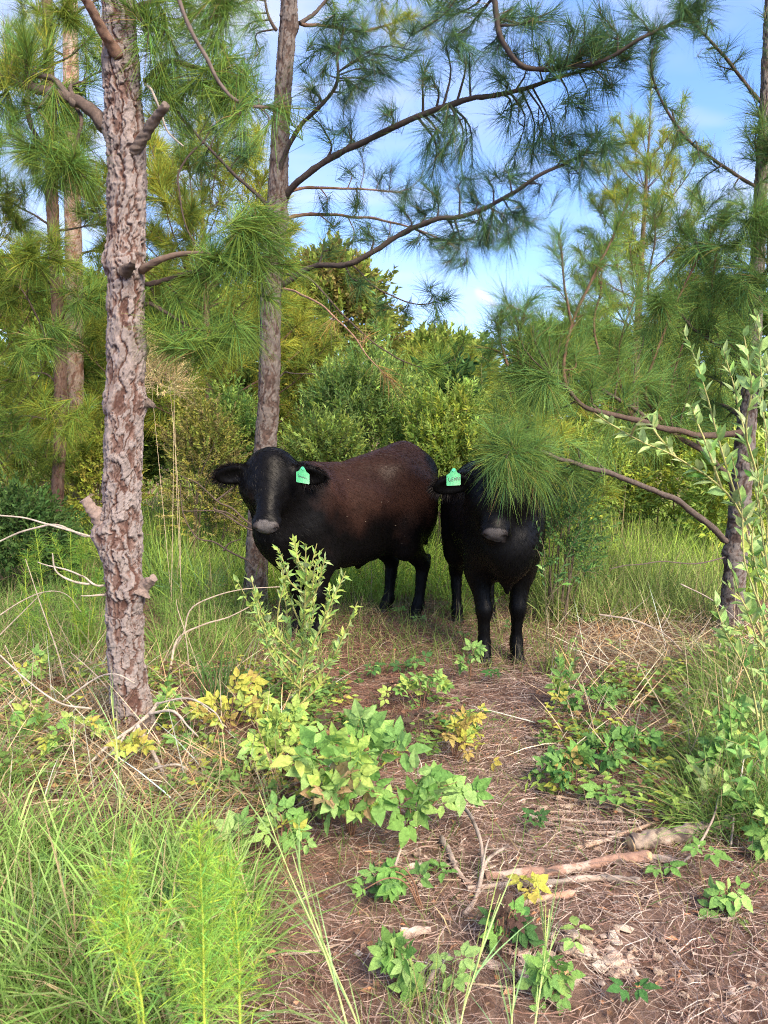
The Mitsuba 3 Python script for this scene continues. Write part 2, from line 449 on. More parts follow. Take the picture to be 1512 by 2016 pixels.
def cow(name, label, origin, heading, poll, face, up, coat, hs=1.0, hind=((-0.02, 0), (0.06, 0)), fore=((0.02, 0), (-0.04, 0)), girth=1.0, ears=((0.0, 0.0), (0.0, 0.0)), size=1.0, low=0.0, seed=1, hindz=1.0, lift=0.0, es=1.0):
    """An animal in its own axes: x forward, y to its left, z up; the head's poll, face direction and forehead normal are given in the place's axes."""
    ch, sh = math.cos(heading), math.sin(heading)
    M = np.array([[ch, sh, 0], [-sh, ch, 0], [0, 0, 1.0]])           # place -> own axes
    O = np.asarray(origin, float)
    hp = (M @ (np.asarray(poll) - O)) / size
    f = unit(M @ np.asarray(face, float))
    u = M @ np.asarray(up, float)
    u = unit(u - f * (u @ f))
    sd = np.cross(u, f)                                               # its left ear's side
    H = np.stack([f, sd, u])                                          # own axes -> head axes

    def hd(p):
        return ((p - hp.astype(np.float32)) @ H.T.astype(np.float32)) / hs

    g = girth

    def sdf(p):
        q = p.copy()
        q[:, 1] /= g
        d = ell(q, (0.34, 0, 0.82 + lift * 0.5), (0.40, 0.265, 0.36 - lift * 0.5))
        d = smin(d, ell(q, (-0.05, 0, 0.83 + lift * 0.5), (0.52, 0.315, 0.345 - lift * 0.5)), 0.12)
        d = smin(d, ell(q, (-0.42, 0, 0.90 * hindz), (0.38, 0.265, 0.31)), 0.12)
        d = smin(d, cone(q, (0.36, 0, 1.13), (-0.10, 0, 1.115), 0.075, 0.075), 0.14)       # withers, back
        d = smin(d, cone(q, (-0.10, 0, 1.115), (-0.58, 0, 1.115 * hindz), 0.085, 0.105), 0.14)
        for s, (hx, hy), (fx, fy) in ((1, hind[0], fore[0]), (-1, hind[1], fore[1])):
            d = smin(d, ell(q, (-0.36, s * 0.190, 1.045 * hindz), (0.10, 0.065, 0.060)), 0.16)      # hook bone
            d = smin(d, ell(q, (-0.73, s * 0.105, 1.015 * hindz), (0.08, 0.06, 0.07)), 0.16)          # pin bone
            d = smin(d, ell(q, (-0.50, s * 0.19, 0.86), (0.24, 0.125, 0.29)), 0.10)          # thigh
            d = smin(d, cone(q, (-0.36, s * 0.21, 0.72), (-0.40 + hx * 0.3, s * 0.20, 0.60), 0.12, 0.115), 0.08)
            d = smin(d, cone(q, (-0.42 + hx * 0.4, s * 0.19, 0.62), (-0.64 + hx, s * (0.165 + hy), 0.43), 0.105, 0.060), 0.05)
            d = smin(d, cone(q, (-0.66 + hx, s * (0.165 + hy), 0.46), (-0.70 + hx, s * (0.165 + hy), 0.47), 0.040, 0.028), 0.03)   # point of the hock
            d = smin(d, cone(q, (-0.645 + hx, s * (0.165 + hy), 0.42), (-0.605 + hx, s * (0.16 + hy), 0.13), 0.053, 0.041), 0.03)
            d = smin(d, cone(q, (-0.60 + hx, s * (0.16 + hy), 0.12), (-0.565 + hx, s * (0.16 + hy), 0.05), 0.050, 0.050), 0.03)
            d = smin(d, ell(q, (0.40, s * 0.185, 0.86), (0.17, 0.105, 0.26)), 0.08)          # shoulder
            d = smin(d, cone(q, (0.46, s * 0.175, 0.80), (0.36 + fx * 0.3, s * 0.175, 0.60), 0.11, 0.095), 0.06)
            d = smin(d, cone(q, (0.36 + fx * 0.3, s * 0.17, 0.62), (0.40 + fx, s * (0.155 + fy), 0.37), 0.092, 0.060), 0.06)
            d = smin(d, ell(q, (0.405 + fx, s * (0.155 + fy), 0.355), (0.062, 0.060, 0.075)), 0.03)   # knee
            d = smin(d, cone(q, (0.40 + fx, s * (0.155 + fy), 0.35), (0.395 + fx, s * (0.15 + fy), 0.13), 0.049, 0.040), 0.03)
            d = smin(d, cone(q, (0.395 + fx, s * (0.15 + fy), 0.125), (0.425 + fx, s * (0.15 + fy), 0.05), 0.051, 0.050), 0.03)
            for (cx, cy) in ((-0.555 + hx, s * (0.16 + hy)), (0.435 + fx, s * (0.15 + fy))):
                hoof = np.maximum(cone(q, (cx - 0.005, cy, 0.07), (cx + 0.022, cy, 0.0), 0.044, 0.062), -q[:, 2] - 0.005)
                hoof = np.maximum(hoof, -(np.abs(q[:, 1] - cy) - 0.004 + np.maximum(cx + 0.035 - q[:, 0], 0) * 0.6))
                d = smin(d, hoof, 0.018)
        # belly, brisket, neck
        d = smin(d, ell(q, (0.04, 0, 0.60 + lift), (0.40, 0.20, 0.13)), 0.12)
        d = smin(d, cone(q, (0.60, 0, 0.72 + lift * 0.6), (0.60, 0, 0.62 + lift * 0.6), 0.125, 0.085), 0.10)
        d = smin(d, cone(q, (0.60, 0, 0.64), (0.585, 0, 0.505), 0.060, 0.018), 0.06)
        d = smin(d, cone(q, (-0.12, 0, 0.50), (-0.08, 0, 0.455), 0.035, 0.018), 0.05)        # navel flap
        n0 = np.array([0.46, 0, 0.98])
        n2 = hp + H.T @ (np.array([0.02, 0, -0.11]) * hs)
        n1 = n0 * 0.45 + n2 * 0.55 + np.array([0.10, 0, 0.01])
        d = smin(d, cone(p, n0, n1, 0.235, 0.185), 0.10)
        d = smin(d, cone(p, n1, n2, 0.185, 0.13), 0.10)
        d = smin(d, cone(p, n0 + [0.16, 0, -0.16], n2 + H.T @ (np.array([0.12, 0, -0.12]) * hs), 0.16, 0.09), 0.12)
        d = smin(d, cone(p, (0.66, 0, 0.72), n2 + H.T @ (np.array([0.10, 0, -0.16]) * hs), 0.05, 0.05), 0.14)    # dewlap
            # rump and tail
        d = smin(d, cone(p, (-0.55, 0, 1.115 * hindz), (-0.72, 0, 1.085 * hindz), 0.10, 0.075), 0.12)
        d = smin(d, cone(p, (-0.66, 0, 1.09 * hindz), (-0.80, 0, 0.98 * hindz), 0.06, 0.036), 0.06)
        d = smin(d, cone(p, (-0.80, 0, 0.98 * hindz), (-0.815, 0, 0.55), 0.033, 0.022), 0.03)
        # head
        e = hd(p)
        k = ell(e, (0.11, 0, -0.085), (0.15, 0.118, 0.105))
        k = smin(k, ell(e, (0.0, 0, -0.045), (0.07, 0.085, 0.075)), 0.06)                        # poll
        k = smin(k, cone(e, (0.17, 0, -0.075), (0.42, 0, -0.075), 0.098, 0.076), 0.07)
        k = smin(k, cone(e, (0.12, 0, -0.19), (0.40, 0, -0.135), 0.085, 0.052), 0.06)
        k = smin(k, ell(e, (0.445, 0, -0.075), (0.068, 0.102, 0.070)), 0.04)
        k = smin(k, ell(e, (0.455, 0, -0.135), (0.05, 0.062, 0.040)), 0.02)
        for s in (1, -1):
            k = smin(k, ell(e, (0.13, s * 0.085, -0.15), (0.11, 0.05, 0.10)), 0.05)
            k = smin(k, ell(e, (0.165, s * 0.105, -0.075), (0.045, 0.028, 0.034)), 0.035)         # brow
            k = np.maximum(k, -ell(e, (0.188, s * 0.135, -0.092), (0.026, 0.020, 0.019)))        # eye opening
            k = smin(k, ell(e, (0.478, s * 0.060, -0.048), (0.032, 0.030, 0.028)), 0.02)
            k = -smin(-k, ell(e, (0.508, s * 0.064, -0.060), (0.026, 0.0155, 0.022)), 0.012)     # nostril
        k = np.maximum(k, -(np.maximum(np.abs(e[:, 2] + 0.118 + 0.25 * np.abs(e[:, 1])) - 0.004, 0.455 - e[:, 0])))
        d = smin(d, k * hs, 0.06)
        for s, (dr_, tw) in ((1, ears[0]), (-1, ears[1])):
            ax = unit(np.array([0.16 - 0.45 * dr_, s * 1.0, -0.10 + dr_]))
            nn = unit(np.array([0.80, -0.05 * s, 0.55 + tw]) - ax * (np.array([0.80, -0.05 * s, 0.55 + tw]) @ ax))
            w = np.cross(nn, ax)
            E = np.stack([ax, w, nn])
            b = np.array([0.05, s * 0.095, -0.07])
            c0 = b + ax * 0.165 * es
            x = ell(e, c0, (0.135 * es, 0.076 * es ** 0.5, 0.034), E)
            x = np.maximum(x, -ell(e, c0 + nn * 0.036, (0.118 * es, 0.054 * es ** 0.5, 0.030), E))
            x = smin(x, cone(e, b - ax * 0.03, b + ax * 0.07 * es, 0.045, 0.037), 0.03)
            d = smin(d, x * hs, 0.025)
        return d

    lo, hi = np.array([-0.92, -0.52, -0.02]), np.array([1.15, 0.55, 1.48])
    hmax = np.maximum(hp + 0.6, hi)
    hmin = np.minimum(hp - 0.6, lo)
    v, F = surface(sdf, hmin, np.minimum(hmax, [1.5, 1.0, 1.6]), 0.0115)
    e = hd(v.astype(np.float32))
    # hair grain on the skin
    gq = v * np.array([30.0, 70, 30])
    nrm = meshkit.arrays((v, F), True)[2]
    v = v + nrm * ((meshkit.fbm(gq, 3, seed) - 0.5) * 0.003 + (meshkit.noise(v * np.array([9.0, 9, 5]), seed + 1) - 0.5) * 0.008)[:, None]
    col = coat(v, e)
    W = (v * size) @ M + O
    t = thing(name, label, 'cow')
    rs = np.random.default_rng(seed + 40)
    if coat is coat_brown:                                            # pale seeds caught in the hair of its back
        side_ = np.flatnonzero((np.abs(v[:, 0] - 0.15) < 0.45) & (v[:, 2] > 0.62) & (v[:, 1] > 0.12) & (col[:, 0] > 0.006) & (np.linalg.norm(e, axis=1) > 0.7))
        k_ = side_[rs.integers(0, len(side_), 16)]
        seeds = (W[k_] + 0.004 * nrm[k_] @ M, rs.normal(size=(16, 3)))
    part(t, 'body', (W, F, col), 'coat')

    def out(q):                                                       # head axes -> place
        return ((np.asarray(q) * hs) @ H + hp) * size @ M + O
    import trimesh
    for s in (1, -1):
        ball = trimesh.creation.icosphere(subdivisions=3, radius=0.027)
        part(t, 'eye', (out(ball.vertices + [0.188, s * 0.127, -0.090]), ball.faces, np.tile([0.022, 0.012, 0.008], (len(ball.vertices), 1))), 'gloss')
    rng = np.random.default_rng(seed)
    hair = Soup()
    if coat is coat_brown:
        hair.add(*blades(seeds[0], seeds[1], 0.011, 0.006, 0, np.tile([0.30, 0.25, 0.19], (16, 1)), rng, segs=1))
    # tufts: poll hair, ear fringe
    n = 420
    b = np.stack([rng.uniform(-0.06, 0.05, n), rng.normal(0, 0.05, n), rng.uniform(-0.01, 0.03, n)], 1)
    dd = np.stack([0.5 + rng.normal(0, 0.5, n), b[:, 1] * 6 + rng.normal(0, 0.3, n), 0.7 + rng.normal(0, 0.3, n)], 1)
    bw = out(b)
    hair.add(*blades(bw, (dd @ H) @ M, rng.uniform(0.025, 0.055, n), 0.0035, 0.5, coat(np.zeros((n, 3)) + [0.6, 0, 1.2], b) * rng.uniform(0.6, 1.5, (n, 1)), rng))
    for s, (dr_, tw) in ((1, ears[0]), (-1, ears[1])):
        ax = unit(np.array([0.16 - 0.45 * dr_, s * 1.0, -0.10 + dr_]))
        nn = unit(np.array([0.80, -0.05 * s, 0.55 + tw]) - ax * (np.array([0.80, -0.05 * s, 0.55 + tw]) @ ax))
        w = np.cross(nn, ax)
        n = 800
        a = rng.uniform(-2.6, 2.6, n)
        rim = np.array([0.05, s * 0.095, -0.07]) + ax * 0.165 * es + ax * (0.128 * es * np.cos(a))[:, None] + w * (0.070 * es ** 0.5 * np.sin(a))[:, None] + nn * rng.uniform(-0.012, 0.02, n)[:, None]
        dd = ax * (np.cos(a) + 0.3)[:, None] + w * np.sin(a)[:, None] + nn * 0.4 + rng.normal(0, 0.35, (n, 3))
        hair.add(*blades(out(rim), (dd @ H) @ M, rng.uniform(0.02, 0.055, n), 0.003, 0.3, np.tile([0.008, 0.006, 0.0055], (n, 1)) * rng.uniform(0.7, 1.8, (n, 1)), rng))
    fa = v[F]
    ar = np.linalg.norm(np.cross(fa[:, 1] - fa[:, 0], fa[:, 2] - fa[:, 0]), axis=1)
    n = 50000
    k = rng.choice(len(F), n, p=ar / ar.sum())
    b1 = rng.random((n, 1)) ** 0.5
    b2 = rng.random((n, 1))
    pp = fa[k, 0] * (1 - b1) + fa[k, 1] * b1 * (1 - b2) + fa[k, 2] * b1 * b2
    off_nose = np.linalg.norm(e[F[k, 0]] - np.array([0.47, 0, -0.085]), axis=1) > 0.085
    k, pp = k[off_nose], pp[off_nose]
    n = len(k)
    nn = nrm[F[k, 0]]
    flow = np.array([-0.8, 0, -0.75]) + (meshkit.fbm(pp * 5, 2, seed)[:, None] - 0.5) * np.array([1.2, 0.6, 1.2]) + rng.normal(0, 0.16, (n, 3))
    flow = unit(flow - nn * (flow * nn).sum(1, keepdims=True)) + nn * rng.uniform(0.02, 0.16, (n, 1))
    hair.add(*blades(W[F[k, 0]] * 0 + (pp * size) @ M + O, flow @ M, rng.uniform(0.014, 0.034, n), 0.0026, 0.0, col[F[k, 0]] * np.exp(rng.normal(0.0, 0.14, (n, 1))), rng, segs=1))
    part(t, 'hair', hair, 'hair', smooth=False, kind='stuff')
    return t, out


def tag_on(out, label, s, at_ear, turn, strokes, tilt=0.0):
    """A soft green ear tag hanging from an ear, its neck up at the hole, with dark pen strokes."""
    from shapely.geometry import Polygon, LineString
    from shapely.ops import unary_union
    import trimesh
    w, h = 0.041, 0.040
    P = Polygon([(-w, -h), (w, -h), (w, 0.022), (0.022, 0.033), (0.012, 0.054), (-0.012, 0.054), (-0.022, 0.033), (-w, 0.022)]).buffer(-0.006).buffer(0.006, 4)
    m = trimesh.creation.extrude_polygon(P, 0.0024, engine='earcut')
    v = m.vertices - [0, 0.05, 0.0012]
    ink = unary_union([LineString(x).buffer(0.0017, 2) for x in strokes])
    k = trimesh.util.concatenate([trimesh.creation.extrude_polygon(g_, 0.0012, engine='earcut') for g_ in getattr(ink, 'geoms', [ink])])
    kv = k.vertices - [0, 0.05, -0.0012]
    stud = trimesh.creation.cylinder(radius=0.010, height=0.012, sections=16)
    p = np.asarray(at_ear, float)
    ct, st = math.cos(turn), math.sin(turn)
    X, N = np.array([ct, st, 0]), np.array([st, -ct, 0.12])
    Y = np.array([0, 0.10, 1.0])
    X = X + Y * tilt
    B = np.stack([unit(X), unit(Y), unit(N)])
    key = thing('ear_tag', label, 'ear tag')
    bend = lambda q: q + np.stack([0 * q[:, 0], 0 * q[:, 0], -2.2 * q[:, 0] ** 2 + 0.9 * np.minimum(q[:, 1], 0) ** 2], 1)
    mm = trimesh.Trimesh(v, m.faces).subdivide().subdivide()
    part(key, 'plate', (bend(np.array(mm.vertices)) @ B + p, mm.faces, np.tile([0.042, 0.30, 0.125], (len(mm.vertices), 1))), 'plastic', smooth=40 and False)
    part(key, 'lettering', (bend(np.array(kv)) @ B + p, k.faces, np.tile([0.01, 0.02, 0.02], (len(kv), 1))), 'plastic', smooth=False)
    part(key, 'stud', (stud.vertices @ B + p, stud.faces, np.tile([0.05, 0.5, 0.25], (len(stud.vertices), 1))), 'plastic', smooth=False)


def coat_brown(v, e):
    q = np.asarray(v)
    n = meshkit.fbm(q * np.array([7.0, 7, 5]), 3, 4) - 0.5
    n2 = meshkit.fbm(q * np.array([60.0, 60, 25]), 2, 6) - 0.5
    w = np.clip((q[:, 2] - 0.69 + n * 0.35) / 0.26, 0, 1) * np.clip((0.50 - q[:, 0] + n * 0.30) / 0.16, 0, 1) * np.clip((q[:, 0] + 0.74 + n * 0.2) / 0.12, 0, 1)  # black low down: coat pigment with belly shade painted in
    head = np.clip(1 - (np.linalg.norm(e - np.array([0.2, 0, -0.1]), axis=1) - 0.22) / 0.08, 0, 1)
    # russet patches beside the poll and below the eyes
    for c, r, k in (((0.05, 0.062, -0.02), 0.065, 1.0), ((0.05, -0.062, -0.02), 0.065, 1.0), ((0.24, 0.10, -0.10), 0.045, 0.7), ((0.24, -0.10, -0.10), 0.045, 0.7)):
        w = np.maximum(w * (1 - head), k * np.clip(1.4 - np.linalg.norm((e - np.array(c)) / r, axis=1) + n * 1.2, 0, 1)) if r else w
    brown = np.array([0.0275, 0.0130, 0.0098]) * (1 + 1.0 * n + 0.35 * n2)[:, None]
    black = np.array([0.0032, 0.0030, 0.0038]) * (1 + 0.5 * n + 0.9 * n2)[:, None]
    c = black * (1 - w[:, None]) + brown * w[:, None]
    return nose_and_hoof(q, e, c)


def coat_black(v, e):
    q = np.asarray(v)
    n = meshkit.fbm(q * np.array([7.0, 7, 5]), 3, 14) - 0.5
    n2 = meshkit.fbm(q * np.array([60.0, 60, 25]), 2, 16) - 0.5
    c = np.array([0.0022, 0.0022, 0.0030]) * (1 + 0.5 * n + 0.9 * n2)[:, None]
    return nose_and_hoof(q, e, c, 0.55)


def nose_and_hoof(q, e, c, k=1.0):
    n = meshkit.fbm(np.asarray(e, float) * 90, 2, 8) - 0.5
    top = -0.005 - 0.9 * np.maximum(0.05 - np.abs(e[:, 1]), 0) * 0
    m = (e[:, 0] > 0.462 + 0.25 * np.maximum(np.abs(e[:, 1]) - 0.045, 0) + n * 0.012) & (e[:, 2] > -0.112 + n * 0.01) & (np.abs(e[:, 1]) < 0.088)
    lip = np.clip((np.abs(e[:, 1]) - 0.04) / 0.03, 0, 1)[:, None]
    nose = (np.array([0.125, 0.115, 0.117]) * (1 - lip) + np.array([0.05, 0.042, 0.043]) * lip) * (1 + 0.8 * n)[:, None] * k
    c = np.where(m[:, None], nose, c)
    hoof = (q[:, 2] < 0.058)[:, None] & (np.linalg.norm(e, axis=1) > 0.7)[:, None]
    return np.where(hoof, np.array([0.024, 0.022, 0.021]) * (1 + 1.0 * n)[:, None], c)


# the brown cow: its far end to the camera's right, its face turned to the camera
brown_cow, out1 = cow('cow', 'dark brown and black cow standing behind the leafy sapling, its face turned to us', onground(-0.245, 5.44) - [0, 0, 0.01], math.atan2(-0.71, -0.70),
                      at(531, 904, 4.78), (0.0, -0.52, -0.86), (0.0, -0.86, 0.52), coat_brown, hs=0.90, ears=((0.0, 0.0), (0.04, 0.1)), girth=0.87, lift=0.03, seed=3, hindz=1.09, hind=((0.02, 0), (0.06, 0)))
black_cow, out2 = cow('cow', 'black cow facing the camera with its eyes hidden behind a hanging pine bough', onground(0.715, 5.17) - [0, 0, 0.01], math.atan2(-0.995, 0.06),
                      at(972, 925, 4.52), (-0.02, -0.50, -0.86), (0.02, -0.86, 0.50), coat_black, hs=0.82, ears=((0.0, 0.0), (0.0, 0.0)), girth=0.84, lift=0.07, es=1.2, seed=8, fore=((0.0, -0.02), (0.03, -0.02)), size=0.98)
J = [[(-0.030, 0.004), (-0.030, -0.010), (-0.022, -0.016), (-0.018, -0.006)], [(-0.010, 0.006), (-0.012, -0.014)], [(-0.010, -0.004), (-0.003, -0.005)], [(-0.010, 0.006), (-0.002, 0.006)], [(-0.011, -0.014), (-0.002, -0.014)],
     [(0.004, -0.012), (0.006, 0.004), (0.011, -0.006), (0.016, 0.006), (0.017, -0.012)], [(0.024, 0.006), (0.026, -0.010), (0.032, -0.010), (0.034, 0.006)]]
S = [[(-0.026, 0.010), (-0.020, -0.006), (-0.026, -0.006), (-0.016, 0.002), (-0.010, -0.008), (-0.004, 0.000), (0.000, -0.009), (0.006, -0.001), (0.012, -0.010), (0.018, -0.004), (0.026, -0.012)]]
tag_on(out1, 'light green ear tag with a scribbled name in the brown cow\'s ear', 1, at(596, 922, 4.66), 0.1, S, -0.18)
tag_on(out2, 'light green ear tag with hand printed letters in the black cow\'s ear', -1, at(893, 925, 4.40), 0.1, J, 0.06)


# ------------------------------------------------------------------ pines
BARK_DARK, BARK_RED, BARK_GREY = (0.075, 0.054, 0.044), (0.14, 0.085, 0.062), (0.12, 0.095, 0.082)
GREEN, DEEP, LIME, DRY = (0.155, 0.25, 0.055), (0.082, 0.155, 0.060), (0.30, 0.34, 0.055), (0.30, 0.20, 0.09)  # LIME serves yellowish pines and tufts coloured as if sunlit


def tuft(S, tip, d, L, n, ln, col, rng, width=0.003, droop=0.22, spread=1.0):
    """Long needles in a brush round the last L metres of a twig ending at tip with direction d."""
    d = unit(d)
    u = rng.power(1.35, n)
    base = tip - d * (L * (1 - u))[:, None]
    perp = rng.normal(size=(n, 3))
    perp = unit(perp - d * (perp @ d)[:, None])
    ph = (rng.uniform(0.25, 1.0, n) * (1.15 - 0.55 * u) * spread + 0.10)
    dirs = d * np.cos(ph)[:, None] + perp * np.sin(ph)[:, None]
    c = hue(np.asarray(col) * math.exp(rng.normal(0, 0.12)), n, rng, 0.22, 0.05)
    dead = rng.random(n) < 0.03
    c[dead] = DRY
    S.add(*blades(base, dirs, ln * rng.uniform(0.65, 1.1, n), width, droop * rng.uniform(0.1, 1.6, n), c, rng, segs=2))


def limb(tree, pts, r0, r1, rng, col=GREEN, tips=(), auto=0, ln=0.21, n=100, bark=BARK_DARK, width=0.0030, t0=0.3, sub=2, droop=0.22, rise=0.5, reach=0.45, end=True, name='branch', L=0.12, steps=None, comb=0, cln=0.13):
    """A limb through points of the place, twigs to the given tip points and further ones of its own, with needle tufts. One part, its needles a sub-part."""
    P = spline(pts, steps or max(12, 5 * len(pts)))
    P = P + (meshkit.fbm(P[:, [2, 0, 1]] * 4 + r0 * 100, 2, 5) - 0.5)[:, None] * np.array([0.02, 0.02, 0.05])
    P[0] = pts[0]
    R = np.linspace(1, 0, len(P)) ** 0.8 * (r0 - r1) + r1
    W, N = Soup(), Soup()
    W.add(*tube(P, R, 8 if r0 > 0.012 else 6, bark, rough=0.35, seed=2))
    tang = unit(np.gradient(P, axis=0))

    def twig(a, b, d0, r, depth, own):
        mid = a * 0.5 + b * 0.5 + unit(d0) * np.linalg.norm(b - a) * 0.13 + rng.normal(0, 0.02, 3)
        Q = spline([a, mid, b], 7)
        W.add(*tube(Q, np.linspace(r, 0.0022, 7), 5, bark))
        d = unit(Q[-1] - Q[-2])
        ll = np.linalg.norm(b - a)
        tuft(N, Q[-1], unit(d + [0, 0, 0.25 * rise]), min(L + 0.75 * ll * own, 0.42), int(n * (0.62 + 0.5 * own)), ln, col, rng, width, droop)
        if depth > 0:
            for _ in range(rng.integers(1, depth + 1)):
                k = rng.integers(2, 6)
                e = Q[k] + unit(d + rng.normal(0, 0.75, 3) + [0, 0, 0.4 * rise]) * ll * rng.uniform(0.35, 0.7)
                twig(Q[k], e, d, r * 0.6, 0, own)

    for tip in tips:
        tip = np.asarray(tip, float)
        cost = np.linalg.norm(P - tip, axis=1) + 0.35 * np.maximum(0, -((tip - P) * tang).sum(1))
        k = int(np.argmin(cost[:-1]))
        twig(P[k], tip, tang[k], max(0.0035, R[k] * 0.55), sub, 0.6)
    for i in range(auto):
        t = t0 + (1 - t0) * (i + rng.random()) / auto
        k = min(int(t * (len(P) - 1)), len(P) - 2)
        side = rng.normal(size=3)
        side = unit(side - tang[k] * (side @ tang[k]))
        d = unit(tang[k] * 0.9 + side * 0.9 + [0, 0, rise])
        twig(P[k], P[k] + d * reach * rng.uniform(0.5, 1.1) * (1.15 - 0.6 * t), tang[k], max(0.003, R[k] * 0.5), sub if rng.random() < 0.6 else 0, 0.5)
    if comb:
        m = int(comb * np.linalg.norm(np.diff(P, axis=0), axis=1).sum())
        x = rng.uniform(t0, 1, m) * (len(P) - 1.01)
        k = x.astype(int)
        q = rng.normal(size=(m, 3))
        q = unit(q - tang[k] * (q * tang[k]).sum(1, keepdims=True))
        N.add(*blades(P[k] + (P[k + 1] - P[k]) * (x - k)[:, None], tang[k] * rng.uniform(0.4, 1.1, (m, 1)) + q, cln * rng.uniform(0.7, 1.15, m), width, 0.06, hue(col, m, rng, 0.2), rng, segs=2))
    if end:
        tuft(N, P[-1], tang[-1], 0.22, int(n * 1.3), ln, col, rng, width, droop)
    key = part(tree, name, W, 'wood')
    if N.n:
        part(key, 'needles', N, 'needle', smooth=False, kind='stuff')
    return key


def stub(tree, a, b, r0, r1, rng, bark=BARK_GREY, name='stub', cut=(0.42, 0.30, 0.20)):
    P = spline([a, (np.asarray(a) + b) / 2 + rng.normal(0, 0.006, 3), b], 40)
    key = part(tree, name, Soup().add(*tube(P, np.linspace(r0, r1, 40) * (1 + 0.25 * np.exp(-np.arange(40) / 5)), 16, bark, rough=0.45, seed=4)), 'wood')
    return key


def pxs(l, d):
    return [at(x, y, d + (r[0] if r else 0)) for x, y, *r in l]


def young_pine(name, label, base, height, spread, rng, r0, col, whorls, per, bark=BARK_RED, group=None, n=70, ln=0.20, width=0.0042, zmin=0.12, lean=(0, 0), shape=0.8, auto=4, tone=()):
    """A whole pine: trunk, whorls of rising limbs, a leader on top."""
    t = thing(name, label, 'tree', group)
    base = np.asarray(base, float)
    top = base + [lean[0], lean[1], height]
    path = spline([base - [0, 0, 0.05], base * 0.5 + top * 0.5 + rng.normal(0, 0.03, 3) * [1, 1, 0], top], 60)
    rr = np.linspace(r0, 0.008, 60)
    part(t, 'trunk', trunk_mesh(path[::6].tolist() + [path[-1].tolist()], rr[::6].tolist() + [0.008], 28, int(40 * height), int(rng.integers(1, 90)), 0.006, cell=(0.04, 0.06), outer=((0.20, 0.13, 0.10), (0.28, 0.19, 0.15)), inner=(0.17, 0.085, 0.055)), 'bark')
    for w in range(whorls):
        f = zmin + (0.97 - zmin) * (w + 0.3 * rng.random()) / whorls
        p = base + (top - base) * f
        ph = rng.uniform(0, 6.28)
        reach = spread * (1 - f) ** shape + 0.18
        for k in range(per):
            a = ph + k * 6.283 / per + rng.normal(0, 0.2)
            o = np.array([math.cos(a), math.sin(a), 0])
            l = reach * rng.uniform(0.75, 1.1)
            up = 0.35 + 0.9 * f
            c = np.asarray(col if rng.random() < 0.75 or not tone else tone)
            limb(t, [p, p + o * l * 0.4 + [0, 0, l * up * 0.25], p + o * l * 0.8 + [0, 0, l * up * 0.65], p + o * l + [0, 0, l * up * 1.0]], 0.014 * (1 - 0.6 * f), 0.004, rng, c, auto=max(2, int(auto * reach * 2)), n=n, ln=ln, bark=bark, width=width, sub=1, reach=0.34, t0=0.25)
    L = Soup()
    for k in range(4):
        tuft(L, top + [0, 0, 0.22 * k], [0, 0, 1.0], 0.3, n, ln, col, rng, width, 0.1, 0.7)
    W = Soup().add(*tube([top, top + [0, 0, 0.35], top + [0.01, 0, 0.75]], [0.008, 0.007, 0.004], 6, (0.28, 0.20, 0.11)))
    key = part(t, 'leader', W, 'wood')
    part(key, 'needles', L, 'needle', smooth=False, kind='stuff')
    return t


R = np.random.default_rng
# --- the thick pine in front of the animals
front_pine = thing('pine_tree', 'thick pinkish grey pine trunk in front of the cows with broken branch stubs', 'tree')
path = [(275, 1470), (262, 1400), (249, 1300), (246, 1200), (240, 1060), (243, 900), (248, 700), (249, 500), (250, 300), (240, 150), (231, 0), (222, -160), (212, -330)]
g0 = gr(275, 1455)
D1 = g0[1]
rad = [0.094, 0.086, 0.081, 0.082, 0.086, 0.083, 0.080, 0.079, 0.079, 0.073, 0.066, 0.062, 0.056]
pts = [at(x, y, D1) for x, y in path]
pts[0] = g0 - [0, 0, 0.06]
TOPZ = pts[-1][2]
hf = lambda y: (at(250, y, D1)[2] - pts[0][2]) / (TOPZ - pts[0][2])
bumps = [(hf(1050), math.pi, 0.075, 0.050), (hf(1160), -0.45, 0.06, 0.035), (hf(300), -0.9, 0.05, 0.022), (hf(530), -1.2, 0.06, 0.018), (hf(515), -2.6, 0.05, 0.02), (hf(110), -1.6, 0.06, 0.02), (hf(250), 3.0, 0.05, 0.022), (hf(790), -2.2, 0.05, 0.016), (hf(790), -0.2, 0.05, 0.018), (hf(690), 0.3, 0.04, 0.012)]
part(front_pine, 'trunk', trunk_mesh(pts, rad, 168, 980, 3, 0.017, flare=0.30, bumps=bumps), 'bark')
rng = R(11)
F1 = D1 - 0.09
stub(front_pine, at(262, 300, F1 + 0.03), at(327, 205, F1 - 0.10), 0.024, 0.017, rng, BARK_GREY)
stub(front_pine, at(232, 112, F1 + 0.02), at(160, -20, F1 - 0.15), 0.022, 0.016, rng, BARK_RED)
stub(front_pine, at(210, 1045, D1 - 0.02), at(166, 982, D1 - 0.06), 0.038, 0.022, rng, (0.22, 0.165, 0.145))
stub(front_pine, at(278, 1165, D1 - 0.04), at(303, 1138, D1 - 0.07), 0.034, 0.020, rng, (0.20, 0.15, 0.13))
stub(front_pine, at(246, 535, F1), at(262, 515, F1 - 0.07), 0.024, 0.012, rng, BARK_DARK)
stub(front_pine, at(286, 792, D1), at(304, 800, D1), 0.02, 0.010, rng, BARK_GREY)
B = lambda l, d=D1: pxs(l, d)
limb(front_pine, B([(207, 255), (180, 228), (150, 205), (118, 190), (60, 168), (0, 150), (-70, 128)]), 0.031, 0.014, rng, GREEN, tips=B([(52, 95, -.1), (30, 110), (75, 120, .1), (70, 215, -.1), (110, 235), (185, 160, .2), (-30, 190), (20, 215, .1)]), n=120, bark=(0.10, 0.075, 0.065), sub=1)
